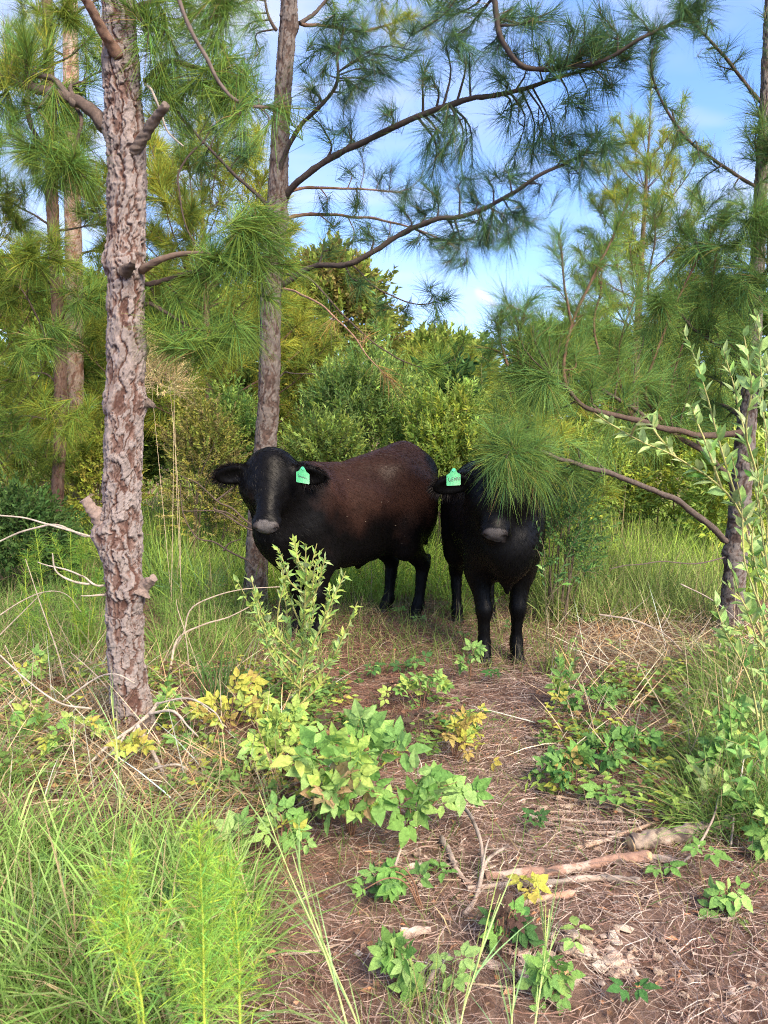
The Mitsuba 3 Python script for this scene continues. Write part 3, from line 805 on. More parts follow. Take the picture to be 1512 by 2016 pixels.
limb(front_pine, B([(150, 205), (120, 165), (100, 150), (60, 148), (20, 165)]), 0.017, 0.006, rng, LIME, tips=B([(60, 100, .1), (25, 130)]), n=90, bark=BARK_GREY, sub=1)
limb(front_pine, B([(60, 172), (52, 200), (62, 245), (82, 280), (100, 300), (130, 325)]), 0.013, 0.005, rng, GREEN, tips=B([(110, 330), (90, 350, .1), (150, 300, -.1), (160, 340, .1), (60, 300)]), n=120, bark=(0.08, 0.06, 0.05), sub=1)
limb(front_pine, B([(150, 210, .1), (160, 240), (148, 290), (140, 320), (170, 350)]), 0.009, 0.004, rng, GREEN, tips=B([(115, 345), (165, 360, .1)]), n=90, sub=0)
limb(front_pine, B([(278, 533, -.05), (310, 515, -.1), (350, 500, -.1), (400, 496, -.1), (450, 505, 0)]), 0.017, 0.005, rng, GREEN, tips=B([(470, 485), (500, 520, .1), (455, 545), (430, 500, -.1), (530, 500, .2), (400, 560)]), n=130, bark=(0.13, 0.09, 0.07), sub=2)
limb(front_pine, B([(287, 560), (340, 548), (395, 535), (440, 512), (480, 475), (505, 448)]), 0.012, 0.005, rng, GREEN, tips=B([(525, 425), (500, 440, .1), (470, 455, -.1), (545, 470), (560, 520, .2), (520, 560, .1), (360, 590), (320, 610, .1)]), n=120, sub=2)
limb(front_pine, B([(285, 600), (330, 625), (380, 650), (430, 655)]), 0.010, 0.004, rng, GREEN, tips=B([(460, 650), (420, 680), (380, 700, .1), (480, 630, .2), (340, 680), (315, 640)]), n=120, sub=2)
limb(front_pine, B([(345, -20, -.3), (375, 45, -.3), (408, 110, -.3), (430, 170, -.3), (470, 208, -.3), (520, 214, -.2), (560, 216, -.2)]), 0.009, 0.005, rng, GREEN, tips=B([(480, 190, -.3), (500, 160, -.2), (470, 230, -.3), (565, 225, -.2), (520, 260, -.2)]), n=70, sub=0, bark=BARK_GREY)
limb(front_pine, B([(262, 20), (310, 0), (360, -20), (420, -10)]), 0.016, 0.006, rng, GREEN, tips=B([(300, 40), (330, 70), (370, 30), (400, 60), (430, 20), (460, -10), (290, 90, -.1), (350, 110), (410, 100)]), n=130, sub=1)
limb(front_pine, B([(284, 160), (330, 120), (380, 130), (430, 140)]), 0.012, 0.005, rng, GREEN, tips=B([(320, 160), (360, 180), (400, 160), (450, 130), (480, 170), (430, 190), (350, 220)]), n=130, sub=2)
for l in ([(205, 1062, 0), (150, 1040, -.05), (80, 1025, -.05), (0, 1015, -.05), (-60, 1010, 0)], [(180, 1055, 0), (120, 1038, .05), (70, 1043, .1), (0, 1067, .1), (-50, 1090, .1)], [(212, 1152, 0), (190, 1150, -.05), (170, 1135, -.05), (155, 1128, -.1), (120, 1115, -.1), (75, 1105, -.1)], [(180, 1148, -.04), (140, 1140, -.1), (112, 1120, -.1), (105, 1085, -.1)], [(212, 1170, 0), (160, 1172, -.1)], [(285, 165, 0), (300, 175, -.1), (318, 215, -.1), (330, 255, -.1), (362, 287, -.1)]):
    limb(front_pine, B(l), 0.0058, 0.0025, rng, bark=(0.36, 0.31, 0.26), end=False, name='dead_branch')

# --- the slender pine behind the brown cow
mid_pine = thing('pine_tree', 'slender dark pine rising right behind the brown cow\'s head, long limbs reaching across the sky', 'tree')
D2 = 6.15
path = [(503, 1240), (505, 1100), (516, 960), (524, 860), (530, 760), (533, 600), (538, 500), (545, 420), (550, 300), (556, 200), (564, 90), (570, 0), (576, -150), (582, -330)]
rad = [0.100, 0.092, 0.088, 0.086, 0.083, 0.080, 0.079, 0.078, 0.070, 0.065, 0.064, 0.062, 0.055, 0.048]
pts = pxs(path, D2)
hf2 = lambda y: (at(530, y, D2)[2] - pts[0][2]) / (pts[-1][2] - pts[0][2])
part(mid_pine, 'trunk', trunk_mesh(pts, rad, 96, 620, 17, 0.010, cell=(0.035, 0.05), outer=((0.105, 0.086, 0.078), (0.165, 0.142, 0.132)), inner=(0.078, 0.052, 0.043), crack=(0.045, 0.03, 0.026), flare=0.2,
                                    bumps=[(hf2(380), 0.2, 0.05, 0.018), (hf2(430), 0.3, 0.05, 0.018), (hf2(560), 0.0, 0.05, 0.015), (hf2(50), 0.2, 0.05, 0.018), (hf2(745), -0.8, 0.04, 0.012)]), 'bark')
rng = R(23)
B = lambda l, d=D2: pxs(l, d)
# main limb
limb(mid_pine, B([(558, 390), (590, 355, -.1), (650, 313, -.2), (720, 278, -.35), (790, 245, -.5), (860, 213, -.6), (930, 196, -.7), (990, 186, -.75), (1050, 168, -.8), (1110, 148, -.9), (1180, 128, -1.0)]), 0.027, 0.008, rng, DEEP, width=0.0037, droop=0.12, bark=(0.055, 0.042, 0.036),
     tips=B([(768, 222, -.5), (830, 130, -.5), (850, 165, -.7), (895, 90, -.6), (925, 120, -.8), (868, 70, -.5), (892, 268, -.7), (875, 250, -.4), (1020, 292, -.6), (1060, 270, -.8), (1085, 300, -.6), (1110, 240, -.9), (1045, 320, -.6), (1150, 200, -.9), (1130, 110, -.9), (1170, 90, -1), (1210, 95, -1), (1240, 70, -1), (870, 320, -.5), (905, 310, -.6), (930, 330, -.4), (850, 350, -.5), (990, 150, -.8), (1010, 110, -.8), (1060, 110, -.9), (690, 240, -.2), (640, 260, 0), (1190, 170, -1), (1000, 255, -.6)]), n=80, sub=2, ln=0.25)
limb(mid_pine, B([(548, 566), (575, 548, -.05), (610, 527, -.1), (650, 520, -.2), (690, 518, -.3), (735, 495, -.35), (790, 462, -.4), (850, 434, -.5), (910, 424, -.55), (960, 408, -.6), (1010, 378, -.7), (1060, 345, -.8), (1110, 325, -.8), (1160, 295, -.8)]), 0.024, 0.008, rng, DEEP, width=0.0037, droop=0.12, bark=(0.06, 0.045, 0.038),
     tips=B([(1180, 260, -.8), (1190, 300, -.9), (1150, 330, -.8), (1120, 280, -.7), (1090, 300, -.8), (1060, 380, -.6), (1020, 420, -.6), (1000, 340, -.7), (960, 350, -.6), (930, 380, -.5), (900, 360, -.5), (860, 380, -.5), (980, 440, -.6), (1040, 440, -.5), (940, 450, -.6), (890, 465, -.4), (830, 420, -.4), (960, 470, -.5), (1000, 470, -.6), (900, 500, -.5), (850, 480, -.3), (1140, 370, -.8), (700, 560, -.2), (640, 480, -.1), (720, 460, -.3), (790, 410, -.4)]), n=80, sub=2, ln=0.25)
limb(mid_pine, B([(556, 380), (590, 371, .1), (620, 367, .2), (670, 373, .3), (720, 373, .4), (790, 380, .5)]), 0.014, 0.005, rng, DEEP, bark=(0.30, 0.17, 0.11), width=0.0037, droop=0.12, tips=B([(640, 408, .2), (705, 395, .4), (680, 330, .3), (740, 350, .4), (800, 385, .5), (830, 350, .5), (710, 300, .3), (770, 330, .4)]), n=64, sub=1)  # lighter bark tone paints this limb as sunlit
limb(mid_pine, B([(557, 434), (585, 424, .1), (620, 422, .2), (680, 428, .3), (740, 432, .4), (800, 445, .4), (870, 470, .4), (930, 470, .4)]), 0.015, 0.004, rng, DEEP, bark=(0.22, 0.13, 0.09), width=0.0037, droop=0.12, tips=B([(760, 475, .3), (690, 480, .2), (820, 480, .4), (880, 500, .4), (960, 480, .4), (1000, 470, .5), (1060, 430, .5), (920, 520, .4), (650, 440, .1), (700, 400, .3)]), n=72, sub=1)
limb(mid_pine, B([(548, 340, -.05), (565, 295, -.1), (590, 250, -.2), (625, 215, -.3), (655, 180, -.35), (665, 150, -.4), (665, 110, -.4), (675, 60, -.4)]), 0.018, 0.007, rng, DEEP, width=0.0037, droop=0.12, bark=(0.05, 0.04, 0.035), tips=B([(690, 30, -.4), (720, 70, -.4), (700, 100, -.3), (640, 140, -.5), (650, 100, -.3), (730, 160, -.5), (770, 150, -.5), (800, 120, -.6), (820, 100, -.6), (600, 120, -.2), (610, 175, -.3), (700, 170, -.4), (755, 125, -.5), (650, 50, -.4), (740, 110, -.4), (680, 200, -.3)]), n=88, sub=2)
limb(mid_pine, B([(590, 46), (620, 25, .1), (645, 0, .2), (700, -40, .2), (780, -60, .1)]), 0.016, 0.006, rng, GREEN, width=0.0037, droop=0.12, bark=(0.08, 0.06, 0.05), tips=B([(700, 0, .2), (740, -10, .2), (780, 10, .1), (820, -10, .1), (860, 0, 0), (660, 40, .3)]), n=88, sub=1)
limb(mid_pine, B([(592, 47), (640, 52, .2), (700, 62, .4), (760, 50, .6), (820, 30, .7)]), 0.014, 0.005, rng, LIME, width=0.0036, bark=BARK_RED, tips=B([(720, 45, .4), (770, 65, .5), (800, 30, .6), (750, 20, .5), (840, 60, .7), (790, 90, .5)]), n=80, sub=1)  # yellowish needle colour paints these tufts as sunlit
# pendulous limb from the crown above the frame
limb(mid_pine, B([(574, -110), (700, -170, -.3), (850, -140, -.6), (950, -60, -.8), (972, 0, -.9), (985, 70, -.95), (1015, 118, -1), (1060, 134, -1), (1120, 134, -1.1), (1190, 118, -1.2), (1260, 75, -1.3), (1320, 45, -1.3), (1350, 35, -1.3)]), 0.024, 0.007, rng, DEEP, width=0.0037, droop=0.12, bark=(0.055, 0.042, 0.036),
     tips=B([(890, 30, -.7), (920, 60, -.7), (900, -10, -.6), (860, 30, -.5), (1000, 30, -.9), (1050, 40, -.9), (1090, 20, -1), (1080, 80, -1), (1120, 60, -1.1), (1150, 30, -1.1), (1200, 50, -1.2), (1250, 30, -1.2), (1290, 60, -1.3), (1340, 10, -1.3), (1380, 20, -1.3), (1230, 110, -1.2), (1180, 90, -1.2), (1140, 110, -1.1), (960, 90, -.8), (830, 60, -.6), (1100, 120, -1.1)]), n=88, sub=2, t0=0.5)
limb(mid_pine, B([(545, 60), (532, 35), (525, 0), (520, -60)]), 0.014, 0.006, rng, GREEN, tips=B([(500, 30), (480, 60), (505, 90), (470, 10)]), n=72, sub=1, width=0.0037, droop=0.12)
limb(mid_pine, B([(532, 432), (520, 400), (490, 365), (462, 340), (430, 310), (400, 275), (370, 245), (345, 225), (335, 180)]), 0.016, 0.006, rng, DEEP, width=0.0037, droop=0.12, bark=(0.055, 0.043, 0.037), tips=B([(440, 240), (470, 230), (430, 200), (460, 270), (480, 300), (400, 200), (360, 170), (330, 140), (390, 330, .1), (350, 290), (480, 180)]), n=88, sub=2)
limb(mid_pine, B([(400, 280, -.1), (370, 310, -.1), (350, 345, -.1), (352, 380, -.1), (362, 430, -.1), (378, 470, -.1), (400, 497, -.1)]), 0.009, 0.004, rng, GREEN, end=False, bark=(0.07, 0.05, 0.042), name='dead_branch')
limb(mid_pine, B([(552, 568), (580, 575, -.2), (620, 590, -.4), (660, 625, -.5), (700, 665, -.6), (735, 710, -.7), (762, 742, -.8)]), 0.010, 0.003, rng, DRY, tips=B([(775, 755, -.8), (720, 660, -.6), (650, 640, -.5)]), n=40, sub=0, bark=(0.25, 0.15, 0.10), width=0.0032)
limb(mid_pine, B([(556, 540), (600, 545, -.1), (640, 580, -.2), (690, 635, -.3), (740, 680, -.35), (800, 710, -.4), (860, 727, -.4)]), 0.010, 0.003, rng, GREEN, tips=B([(870, 700, -.4), (850, 735, -.4), (900, 690, -.4), (760, 650, -.3), (790, 740, -.3), (700, 690, -.2), (640, 620, -.2)]), n=80, sub=1, width=0.0037, droop=0.12)
limb(mid_pine, B([(690, 518, -.2), (730, 560, -.25), (780, 590, -.3), (830, 600, -.3), (870, 590, -.3)]), 0.007, 0.003, rng, DEEP, tips=B([(880, 585, -.3), (840, 570, -.3), (800, 620, -.2), (750, 600, -.2), (860, 620, -.3)]), n=68, sub=1, width=0.0037, droop=0.12)
limb(mid_pine, B([(545, 748), (560, 732), (575, 733, -.1), (620, 740, -.2)]), 0.007, 0.003, rng, bark=(0.09, 0.07, 0.06), end=False, name='dead_branch')
for l in ([(497, 1112), (450, 1085), (420, 1068), (390, 1060), (372, 1035), (358, 1000), (355, 950)], [(500, 1045), (455, 1020), (420, 1003), (360, 1005)], [(498, 1035), (460, 1000), (430, 985), (390, 950), (355, 935)], [(440, 1085), (452, 1070), (475, 1062)], [(420, 1000), (450, 1010), (480, 1025)], [(425, 985), (450, 965), (472, 948)]):
    limb(mid_pine, B(l, 5.9), 0.0085, 0.0032, rng, bark=(0.10, 0.075, 0.062), end=False, name='dead_branch')

# --- the two trunks behind on the left
left_pine = thing('pine_tree', 'thin reddish brown pine with bushy green tufts, left of the thick front trunk', 'tree')
D3 = 7.6
part(left_pine, 'trunk', trunk_mesh(pxs([(108, 1120), (112, 1000), (118, 850), (118, 700), (108, 500), (103, 400), (97, 200), (93, 0), (90, -250)], D3), [0.062, 0.060, 0.060, 0.060, 0.056, 0.054, 0.050, 0.046, 0.036], 60, 420, 29, 0.006, cell=(0.03, 0.045), outer=((0.12, 0.078, 0.058), (0.17, 0.112, 0.085)), inner=(0.11, 0.06, 0.04)), 'bark')
rng = R(31)
B = lambda l, d=D3: pxs(l, d)
for l, tp in (([(105, 690), (85, 650), (60, 600), (20, 540), (-10, 510)], [(-10, 540), (20, 560), (60, 570), (40, 520), (80, 545), (0, 590), (30, 600), (100, 560)]),
              ([(125, 690), (145, 655), (160, 620), (178, 585)], [(185, 560), (150, 580), (170, 610), (130, 600), (200, 590), (145, 550), (120, 570), (190, 540)]),
              ([(98, 445), (70, 425), (35, 405), (0, 385)], [(0, 350), (30, 370), (20, 440), (-20, 400), (60, 380)]),
              ([(112, 455), (150, 450), (205, 438)], [(190, 400), (160, 420), (200, 470), (170, 380)]),
              ([(118, 760), (90, 740), (55, 735), (20, 745)], [(0, 740), (30, 720), (60, 710), (70, 760), (30, 780), (10, 800), (80, 690)]),
              ([(118, 880), (100, 870), (75, 885)], [(75, 905), (60, 880), (110, 900), (40, 930), (90, 940), (120, 930)]),
              ([(118, 830), (60, 820), (10, 830)], [(-10, 820), (20, 850), (40, 830), (60, 860), (0, 880), (20, 910)]),
              ([(100, 300), (140, 280), (180, 250)], [(190, 230), (170, 280), (150, 250), (200, 270), (130, 310), (190, 330), (150, 340)]),
              ([(100, 300), (60, 285), (20, 260)], [(10, 240), (30, 290), (50, 250), (0, 300), (60, 320), (40, 340)]),
              ([(97, 170), (60, 140), (20, 110)], [(10, 80), (30, 60), (40, 130), (0, 130), (60, 40), (20, 20)]),
              ([(97, 130), (140, 110), (180, 70)], [(190, 40), (180, 100), (150, 60), (140, 30), (170, 130)])):
    limb(left_pine, B(l), 0.012, 0.004, rng, GREEN if rng.random() < 0.6 else (0.11, 0.16, 0.03), tips=[p + rng.normal(0, 1, 3) * [0, 0.25, 0] for p in B(tp)], n=95, ln=0.24, width=0.0046, sub=2)
for l, tp in (([(100, 560), (70, 520, -.5), (60, 500, -.9)], [(60, 480, -.9), (100, 500, -.9), (120, 470, -.8), (90, 540, -.8), (140, 520, -.7), (40, 520, -.9)]), ([(116, 640), (90, 660, -.5), (70, 680, -.9)], [(100, 690, -.8), (60, 660, -.9), (130, 660, -.7), (40, 700, -.9), (110, 640, -.8)]), ([(118, 780), (130, 800, -.5), (140, 820, -.8)], [(150, 830, -.8), (110, 800, -.8), (130, 850, -.8), (170, 800, -.7), (90, 840, -.8), (60, 800, -.8)]), ([(100, 260), (110, 240, -.5), (130, 220, -.8)], [(140, 200, -.8), (110, 190, -.8), (90, 230, -.8), (150, 240, -.7), (120, 270, -.8)]), ([(96, 60), (110, 40, -.5), (130, 20, -.8)], [(140, 0, -.8), (110, 20, -.8), (150, 40, -.7), (100, 60, -.8), (60, 10, -.8)])):
    limb(left_pine, B(l), 0.010, 0.004, rng, GREEN if rng.random() < 0.6 else (0.19, 0.26, 0.045), tips=B(tp), n=95, ln=0.24, width=0.0046, sub=2)
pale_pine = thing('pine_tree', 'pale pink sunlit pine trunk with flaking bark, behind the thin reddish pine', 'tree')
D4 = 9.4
part(pale_pine, 'trunk', trunk_mesh(pxs([(150, 985), (149, 860), (147, 700), (145, 500), (143, 400), (140, 200), (138, 0), (136, -220)], D4), [0.115, 0.108, 0.100, 0.096, 0.093, 0.088, 0.080, 0.07], 60, 420, 41, 0.009, cell=(0.05, 0.075), outer=((0.38, 0.27, 0.225), (0.47, 0.37, 0.32)), inner=(0.30, 0.165, 0.115), crack=(0.16, 0.09, 0.07)), 'bark')  # outer bark painted paler, sunlight put into its colour
rng = R(37)
for l in ([(147, 420), (190, 400), (250, 390)], [(145, 330), (100, 300), (60, 310)], [(142, 180), (180, 150), (230, 130)], [(140, 120), (90, 90), (40, 100)], [(140, 30), (190, 0), (230, -10)], [(147, 505), (180, 495), (215, 492)]):
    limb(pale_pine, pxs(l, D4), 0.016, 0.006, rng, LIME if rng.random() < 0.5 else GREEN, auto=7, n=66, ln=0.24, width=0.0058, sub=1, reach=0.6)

# --- the right hand pine with sweeping low limbs
right_pine = thing('pine_tree', 'dark pine behind the pale leafy shrub on the right with low sweeping limbs', 'tree')
D5 = 5.35
part(right_pine, 'trunk', trunk_mesh(pxs([(1432, 1260), (1442, 1180), (1450, 1080), (1458, 980), (1466, 880), (1474, 780), (1482, 680), (1488, 580), (1494, 460), (1500, 340), (1506, 220), (1512, 100), (1518, -60), (1524, -200)], D5), [0.082, 0.078, 0.075, 0.072, 0.066, 0.058, 0.052, 0.047, 0.043, 0.040, 0.037, 0.034, 0.03, 0.026], 88, 520, 53, 0.010, cell=(0.035, 0.055), outer=((0.12, 0.102, 0.094), (0.19, 0.168, 0.158)), inner=(0.085, 0.06, 0.05), crack=(0.045, 0.03, 0.026), flare=0.15, bumps=[(0.13, math.pi, 0.05, 0.02)]), 'bark')
rng = R(47)
B = lambda l, d=D5: pxs(l, d)
G5 = (0.15, 0.25, 0.068)
limb(right_pine, B([(1432, 1066), (1395, 1030, -.1), (1345, 992, -.2), (1290, 968, -.4), (1230, 945, -.6), (1170, 925, -.7), (1110, 905, -.8), (1050, 890, -.85), (1000, 885, -.9)]), 0.024, 0.008, rng, G5, bark=(0.09, 0.07, 0.06),
     tips=B([(1045, 870, -.75), (985, 850, -.85), (975, 880, -.9), (1000, 925, -.95), (1015, 915, -.95), (1040, 930, -.92), (1010, 895, -1), (980, 905, -1), (1070, 910, -.8), (1090, 870, -.7), (1030, 840, -.8), (985, 825, -.8), (1110, 930, -.7), (1140, 900, -.6), (1170, 950, -.6), (1210, 920, -.5), (970, 850, -.9), (1180, 890, -.5), (1030, 930, -1.0), (1060, 935, -.95), (1000, 895, -1.05), (1015, 875, -1.0), (1045, 890, -1.0), (1020, 850, -.95), (1065, 868, -.95)]), n=115, ln=0.24, sub=1, droop=0.32)
limb(right_pine, B([(1445, 965), (1425, 925), (1390, 895, -.1), (1340, 860, -.2), (1290, 830, -.3), (1240, 800, -.4), (1200, 775, -.45), (1160, 755, -.5)]), 0.022, 0.008, rng, G5, bark=(0.09, 0.065, 0.05),
     tips=B([(1300, 770, -.3), (1270, 740, -.3), (1240, 760, -.4), (1200, 730, -.4), (1180, 700, -.4), (1230, 700, -.3), (1260, 690, -.2), (1310, 720, -.2), (1330, 800, -.1), (1150, 720, -.5), (1290, 860, -.3), (1350, 830, -.2), (1250, 860, -.4), (1200, 830, -.4), (1360, 760, -.1), (1380, 850, 0)]), n=120, ln=0.25, sub=2)
limb(right_pine, B([(1468, 850), (1400, 860, -.2), (1330, 850, -.4), (1260, 830, -.55), (1190, 815, -.65), (1150, 800, -.7), (1115, 765, -.75), (1090, 748, -.8)]), 0.022, 0.009, rng, G5, bark=(0.085, 0.06, 0.047),
     tips=B([(1060, 720, -.8), (1030, 740, -.8), (1000, 720, -.8), (985, 690, -.85), (1010, 660, -.8), (1040, 680, -.7), (1070, 690, -.8), (1100, 700, -.7), (1020, 780, -.8), (1060, 770, -.8), (1110, 650, -.7), (1080, 640, -.7), (1050, 620, -.8), (1020, 630, -.8), (1130, 720, -.6), (1150, 680, -.5), (1090, 800, -.6), (1160, 760, -.5)]), n=120, ln=0.25, sub=2)
limb(right_pine, B([(1115, 765, -.75), (1110, 720, -.75), (1125, 640, -.7), (1160, 560, -.65), (1200, 480, -.6), (1238, 395, -.55)]), 0.012, 0.005, rng, G5, bark=(0.14, 0.08, 0.055), auto=7, n=80, ln=0.21, sub=0, reach=0.2, t0=0.2, comb=330, cln=0.20)
limb(right_pine, B([(1125, 640, -.7), (1115, 580, -.7), (1108, 520, -.7), (1100, 460, -.7)]), 0.008, 0.004, rng, G5, bark=(0.14, 0.08, 0.055), auto=3, n=80, ln=0.2, sub=0, reach=0.16, t0=0.2, comb=330, cln=0.19)
limb(right_pine, B([(1310, 840, -.25), (1270, 780, -.25), (1290, 700, -.2), (1330, 600, -.15), (1380, 500, -.1), (1440, 400, 0)]), 0.012, 0.005, rng, G5, bark=(0.14, 0.08, 0.055), auto=8, n=80, ln=0.21, sub=0, reach=0.22, t0=0.2, comb=330, cln=0.20)
for sh in ([(1230, 790, -.4), (1215, 720, -.4), (1230, 640, -.4), (1262, 560, -.3)], [(1030, 740, -.8), (1020, 690, -.8), (1025, 640, -.8), (1040, 590, -.8)], [(1340, 860, -.2), (1320, 780, -.1), (1340, 690, -.1), (1372, 600, 0)], [(1180, 700, -.5), (1170, 630, -.5), (1185, 560, -.5), (1180, 480, -.4)], [(1000, 720, -.85), (985, 670, -.85), (980, 630, -.85)], [(1290, 640, 0), (1275, 560, .1), (1290, 470, .2), (1285, 400, .3)], [(1420, 690, 0), (1400, 600, .1), (1410, 500, .1), (1432, 420, .1)]):
    limb(right_pine, B(sh), 0.008, 0.004, rng, G5, bark=(0.14, 0.08, 0.055), auto=4, n=80, ln=0.21, sub=0, reach=0.2, t0=0.15, comb=330, cln=0.20, name='shoot')
for l, tp in (([(1478, 720), (1430, 690), (1370, 650, -.1), (1320, 600, -.2)], [(1290, 590, -.2), (1330, 560), (1370, 600), (1400, 640), (1350, 680), (1300, 650), (1270, 620), (1420, 580), (1440, 650)]),
              ([(1484, 640), (1440, 600, .1), (1400, 540, .2), (1370, 480, .2)], [(1360, 440), (1390, 470), (1420, 500), (1440, 540), (1350, 510), (1400, 400), (1450, 480), (1470, 560)]),
              ([(1495, 372), (1450, 345), (1400, 312), (1345, 265, -.1), (1305, 205, -.2), (1283, 140, -.2), (1285, 95, -.2)], [(1360, 330, -.1), (1320, 290, -.1), (1390, 360), (1430, 390), (1330, 220, -.1)]),
              ([(1503, 205), (1465, 160), (1420, 105), (1380, 60), (1345, 10), (1330, -40)], [(1400, 30), (1370, 90), (1440, 60), (1460, 110)]),
              ([(1500, 330), (1520, 300, -.3), (1540, 250, -.5)], [(1500, 260, -.3), (1480, 300), (1470, 250), (1500, 160, -.2), (1510, 100, -.3), (1490, 40, -.2)]),
              ([(1490, 560), (1520, 520, -.3), (1560, 480, -.5)], [(1500, 480, -.2), (1510, 430, -.3), (1480, 500), (1520, 560, -.3), (1490, 420)]),
              ([(1476, 770), (1430, 760, .2), (1390, 740, .4)], [(1400, 700, .3), (1420, 780, .3), (1450, 730, .2), (1380, 780, .4), (1440, 820, .2), (1500, 760), (1500, 690)]),
              ([(1470, 830), (1420, 800, .3), (1360, 780, .5), (1300, 770, .6)], [(1290, 790, .6), (1340, 750, .5), (1380, 800, .4), (1320, 820, .6), (1410, 840, .3)])):
    sky_l = l[0][1] < 400
    limb(right_pine, B(l), 0.016 if not sky_l else 0.012, 0.005, rng, DEEP if sky_l else G5, bark=(0.09, 0.065, 0.055), tips=[p + rng.normal(0, 1, 3) * [0, 0.15, 0] for p in B(tp)], auto=5 if sky_l else 3, n=80 if sky_l else 115, ln=0.17 if sky_l else 0.25, sub=0 if sky_l else 2, reach=0.14 if sky_l else 0.4, width=0.0032, comb=330 if sky_l else 0, t0=0.15)
for l, tp in (([(1485, 640), (1480, 600, -.2), (1470, 560, -.35)], [(1460, 530, -.4), (1490, 540, -.4), (1510, 560, -.35), (1470, 590, -.4), (1500, 600, -.4)]), ([(1492, 500), (1480, 470, -.2), (1470, 430, -.3)], [(1460, 400, -.35), (1490, 410, -.35), (1505, 440, -.3), (1470, 450, -.3), (1500, 380, -.3)]), ([(1478, 760), (1465, 730, -.2), (1450, 690, -.3)], [(1440, 660, -.35), (1470, 650, -.35), (1490, 680, -.3), (1450, 720, -.35), (1500, 720, -.3)]), ([(1500, 350), (1490, 310, -.2), (1485, 280, -.3)], [(1480, 250, -.3), (1500, 230, -.3), (1510, 290, -.3)])):
    limb(right_pine, B(l), 0.008, 0.004, rng, G5, bark=(0.09, 0.065, 0.055), tips=B(tp), n=85, ln=0.22, sub=1, width=0.0032)
limb(right_pine, B([(1440, 1095), (1380, 1110, -.1), (1300, 1105, -.2), (1200, 1120, -.3)]), 0.006, 0.003, rng, bark=(0.10, 0.08, 0.07), end=False, name='dead_branch')

# --- young pines in the open behind
rng = R(61)
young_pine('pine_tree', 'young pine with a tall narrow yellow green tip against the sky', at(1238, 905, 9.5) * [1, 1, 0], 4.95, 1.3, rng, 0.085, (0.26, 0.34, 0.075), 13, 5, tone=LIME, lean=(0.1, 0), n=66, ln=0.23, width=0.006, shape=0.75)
young_pine('pine_tree', 'yellowish pine filling the gap between the thick front trunk and the slender dark pine', at(410, 900, 9.0) * [1, 1, 0], 4.4, 1.5, rng, 0.075, (0.32, 0.36, 0.06), 12, 5, tone=(0.20, 0.26, 0.05), n=72, ln=0.25, width=0.0062, zmin=0.25, shape=0.45)
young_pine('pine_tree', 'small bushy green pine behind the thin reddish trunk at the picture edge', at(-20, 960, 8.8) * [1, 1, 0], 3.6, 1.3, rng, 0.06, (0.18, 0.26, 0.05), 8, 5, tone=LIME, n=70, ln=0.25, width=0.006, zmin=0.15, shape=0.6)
young_pine('pine_tree', 'round topped bright pine standing farther back beyond the clearing', at(880, 905, 17.0) * [1, 1, 0], 2.4, 1.7, rng, 0.08, (0.27, 0.33, 0.06), 7, 5, tone=(0.20, 0.27, 0.06), n=60, ln=0.3, width=0.010, zmin=0.2, shape=0.45)
young_pine('pine_tree', 'low lime green young pine behind the black cow and its hanging bough', at(1000, 960, 8.2) * [1, 1, 0], 1.15, 0.95, rng, 0.045, (0.29, 0.35, 0.065), 6, 5, n=70, ln=0.24, width=0.006, zmin=0.2, shape=0.5)


# ------------------------------------------------------------------ shrubs and far trees
def leaves(S, base, d, nrm, ln, wd, col, rng, fold=0.25, curl=0.15):
    """Small leaves of two faces folded along the midrib; all N rows."""
    n = len(base)
    d = unit(d)
    nn = unit(nrm - d * (nrm * d).sum(1, keepdims=True))
    s = np.cross(nn, d)
    ln, wd = np.broadcast_to(ln, (n,))[:, None], np.broadcast_to(wd, (n,))[:, None]
    m = base + d * ln * 0.45
    l, r = m + s * wd / 2 + nn * wd * fold * 0.5, m - s * wd / 2 + nn * wd * fold * 0.5
    tip = base + d * ln - nn * ln * curl
    v = np.stack([base, r, tip, l], 1).reshape(-1, 3)
    k = np.arange(n)[:, None, None] * 4 + np.array([[0, 1, 2], [0, 2, 3]])[None]
    S.add(v, k.reshape(-1, 3), np.repeat(col, 4, 0))


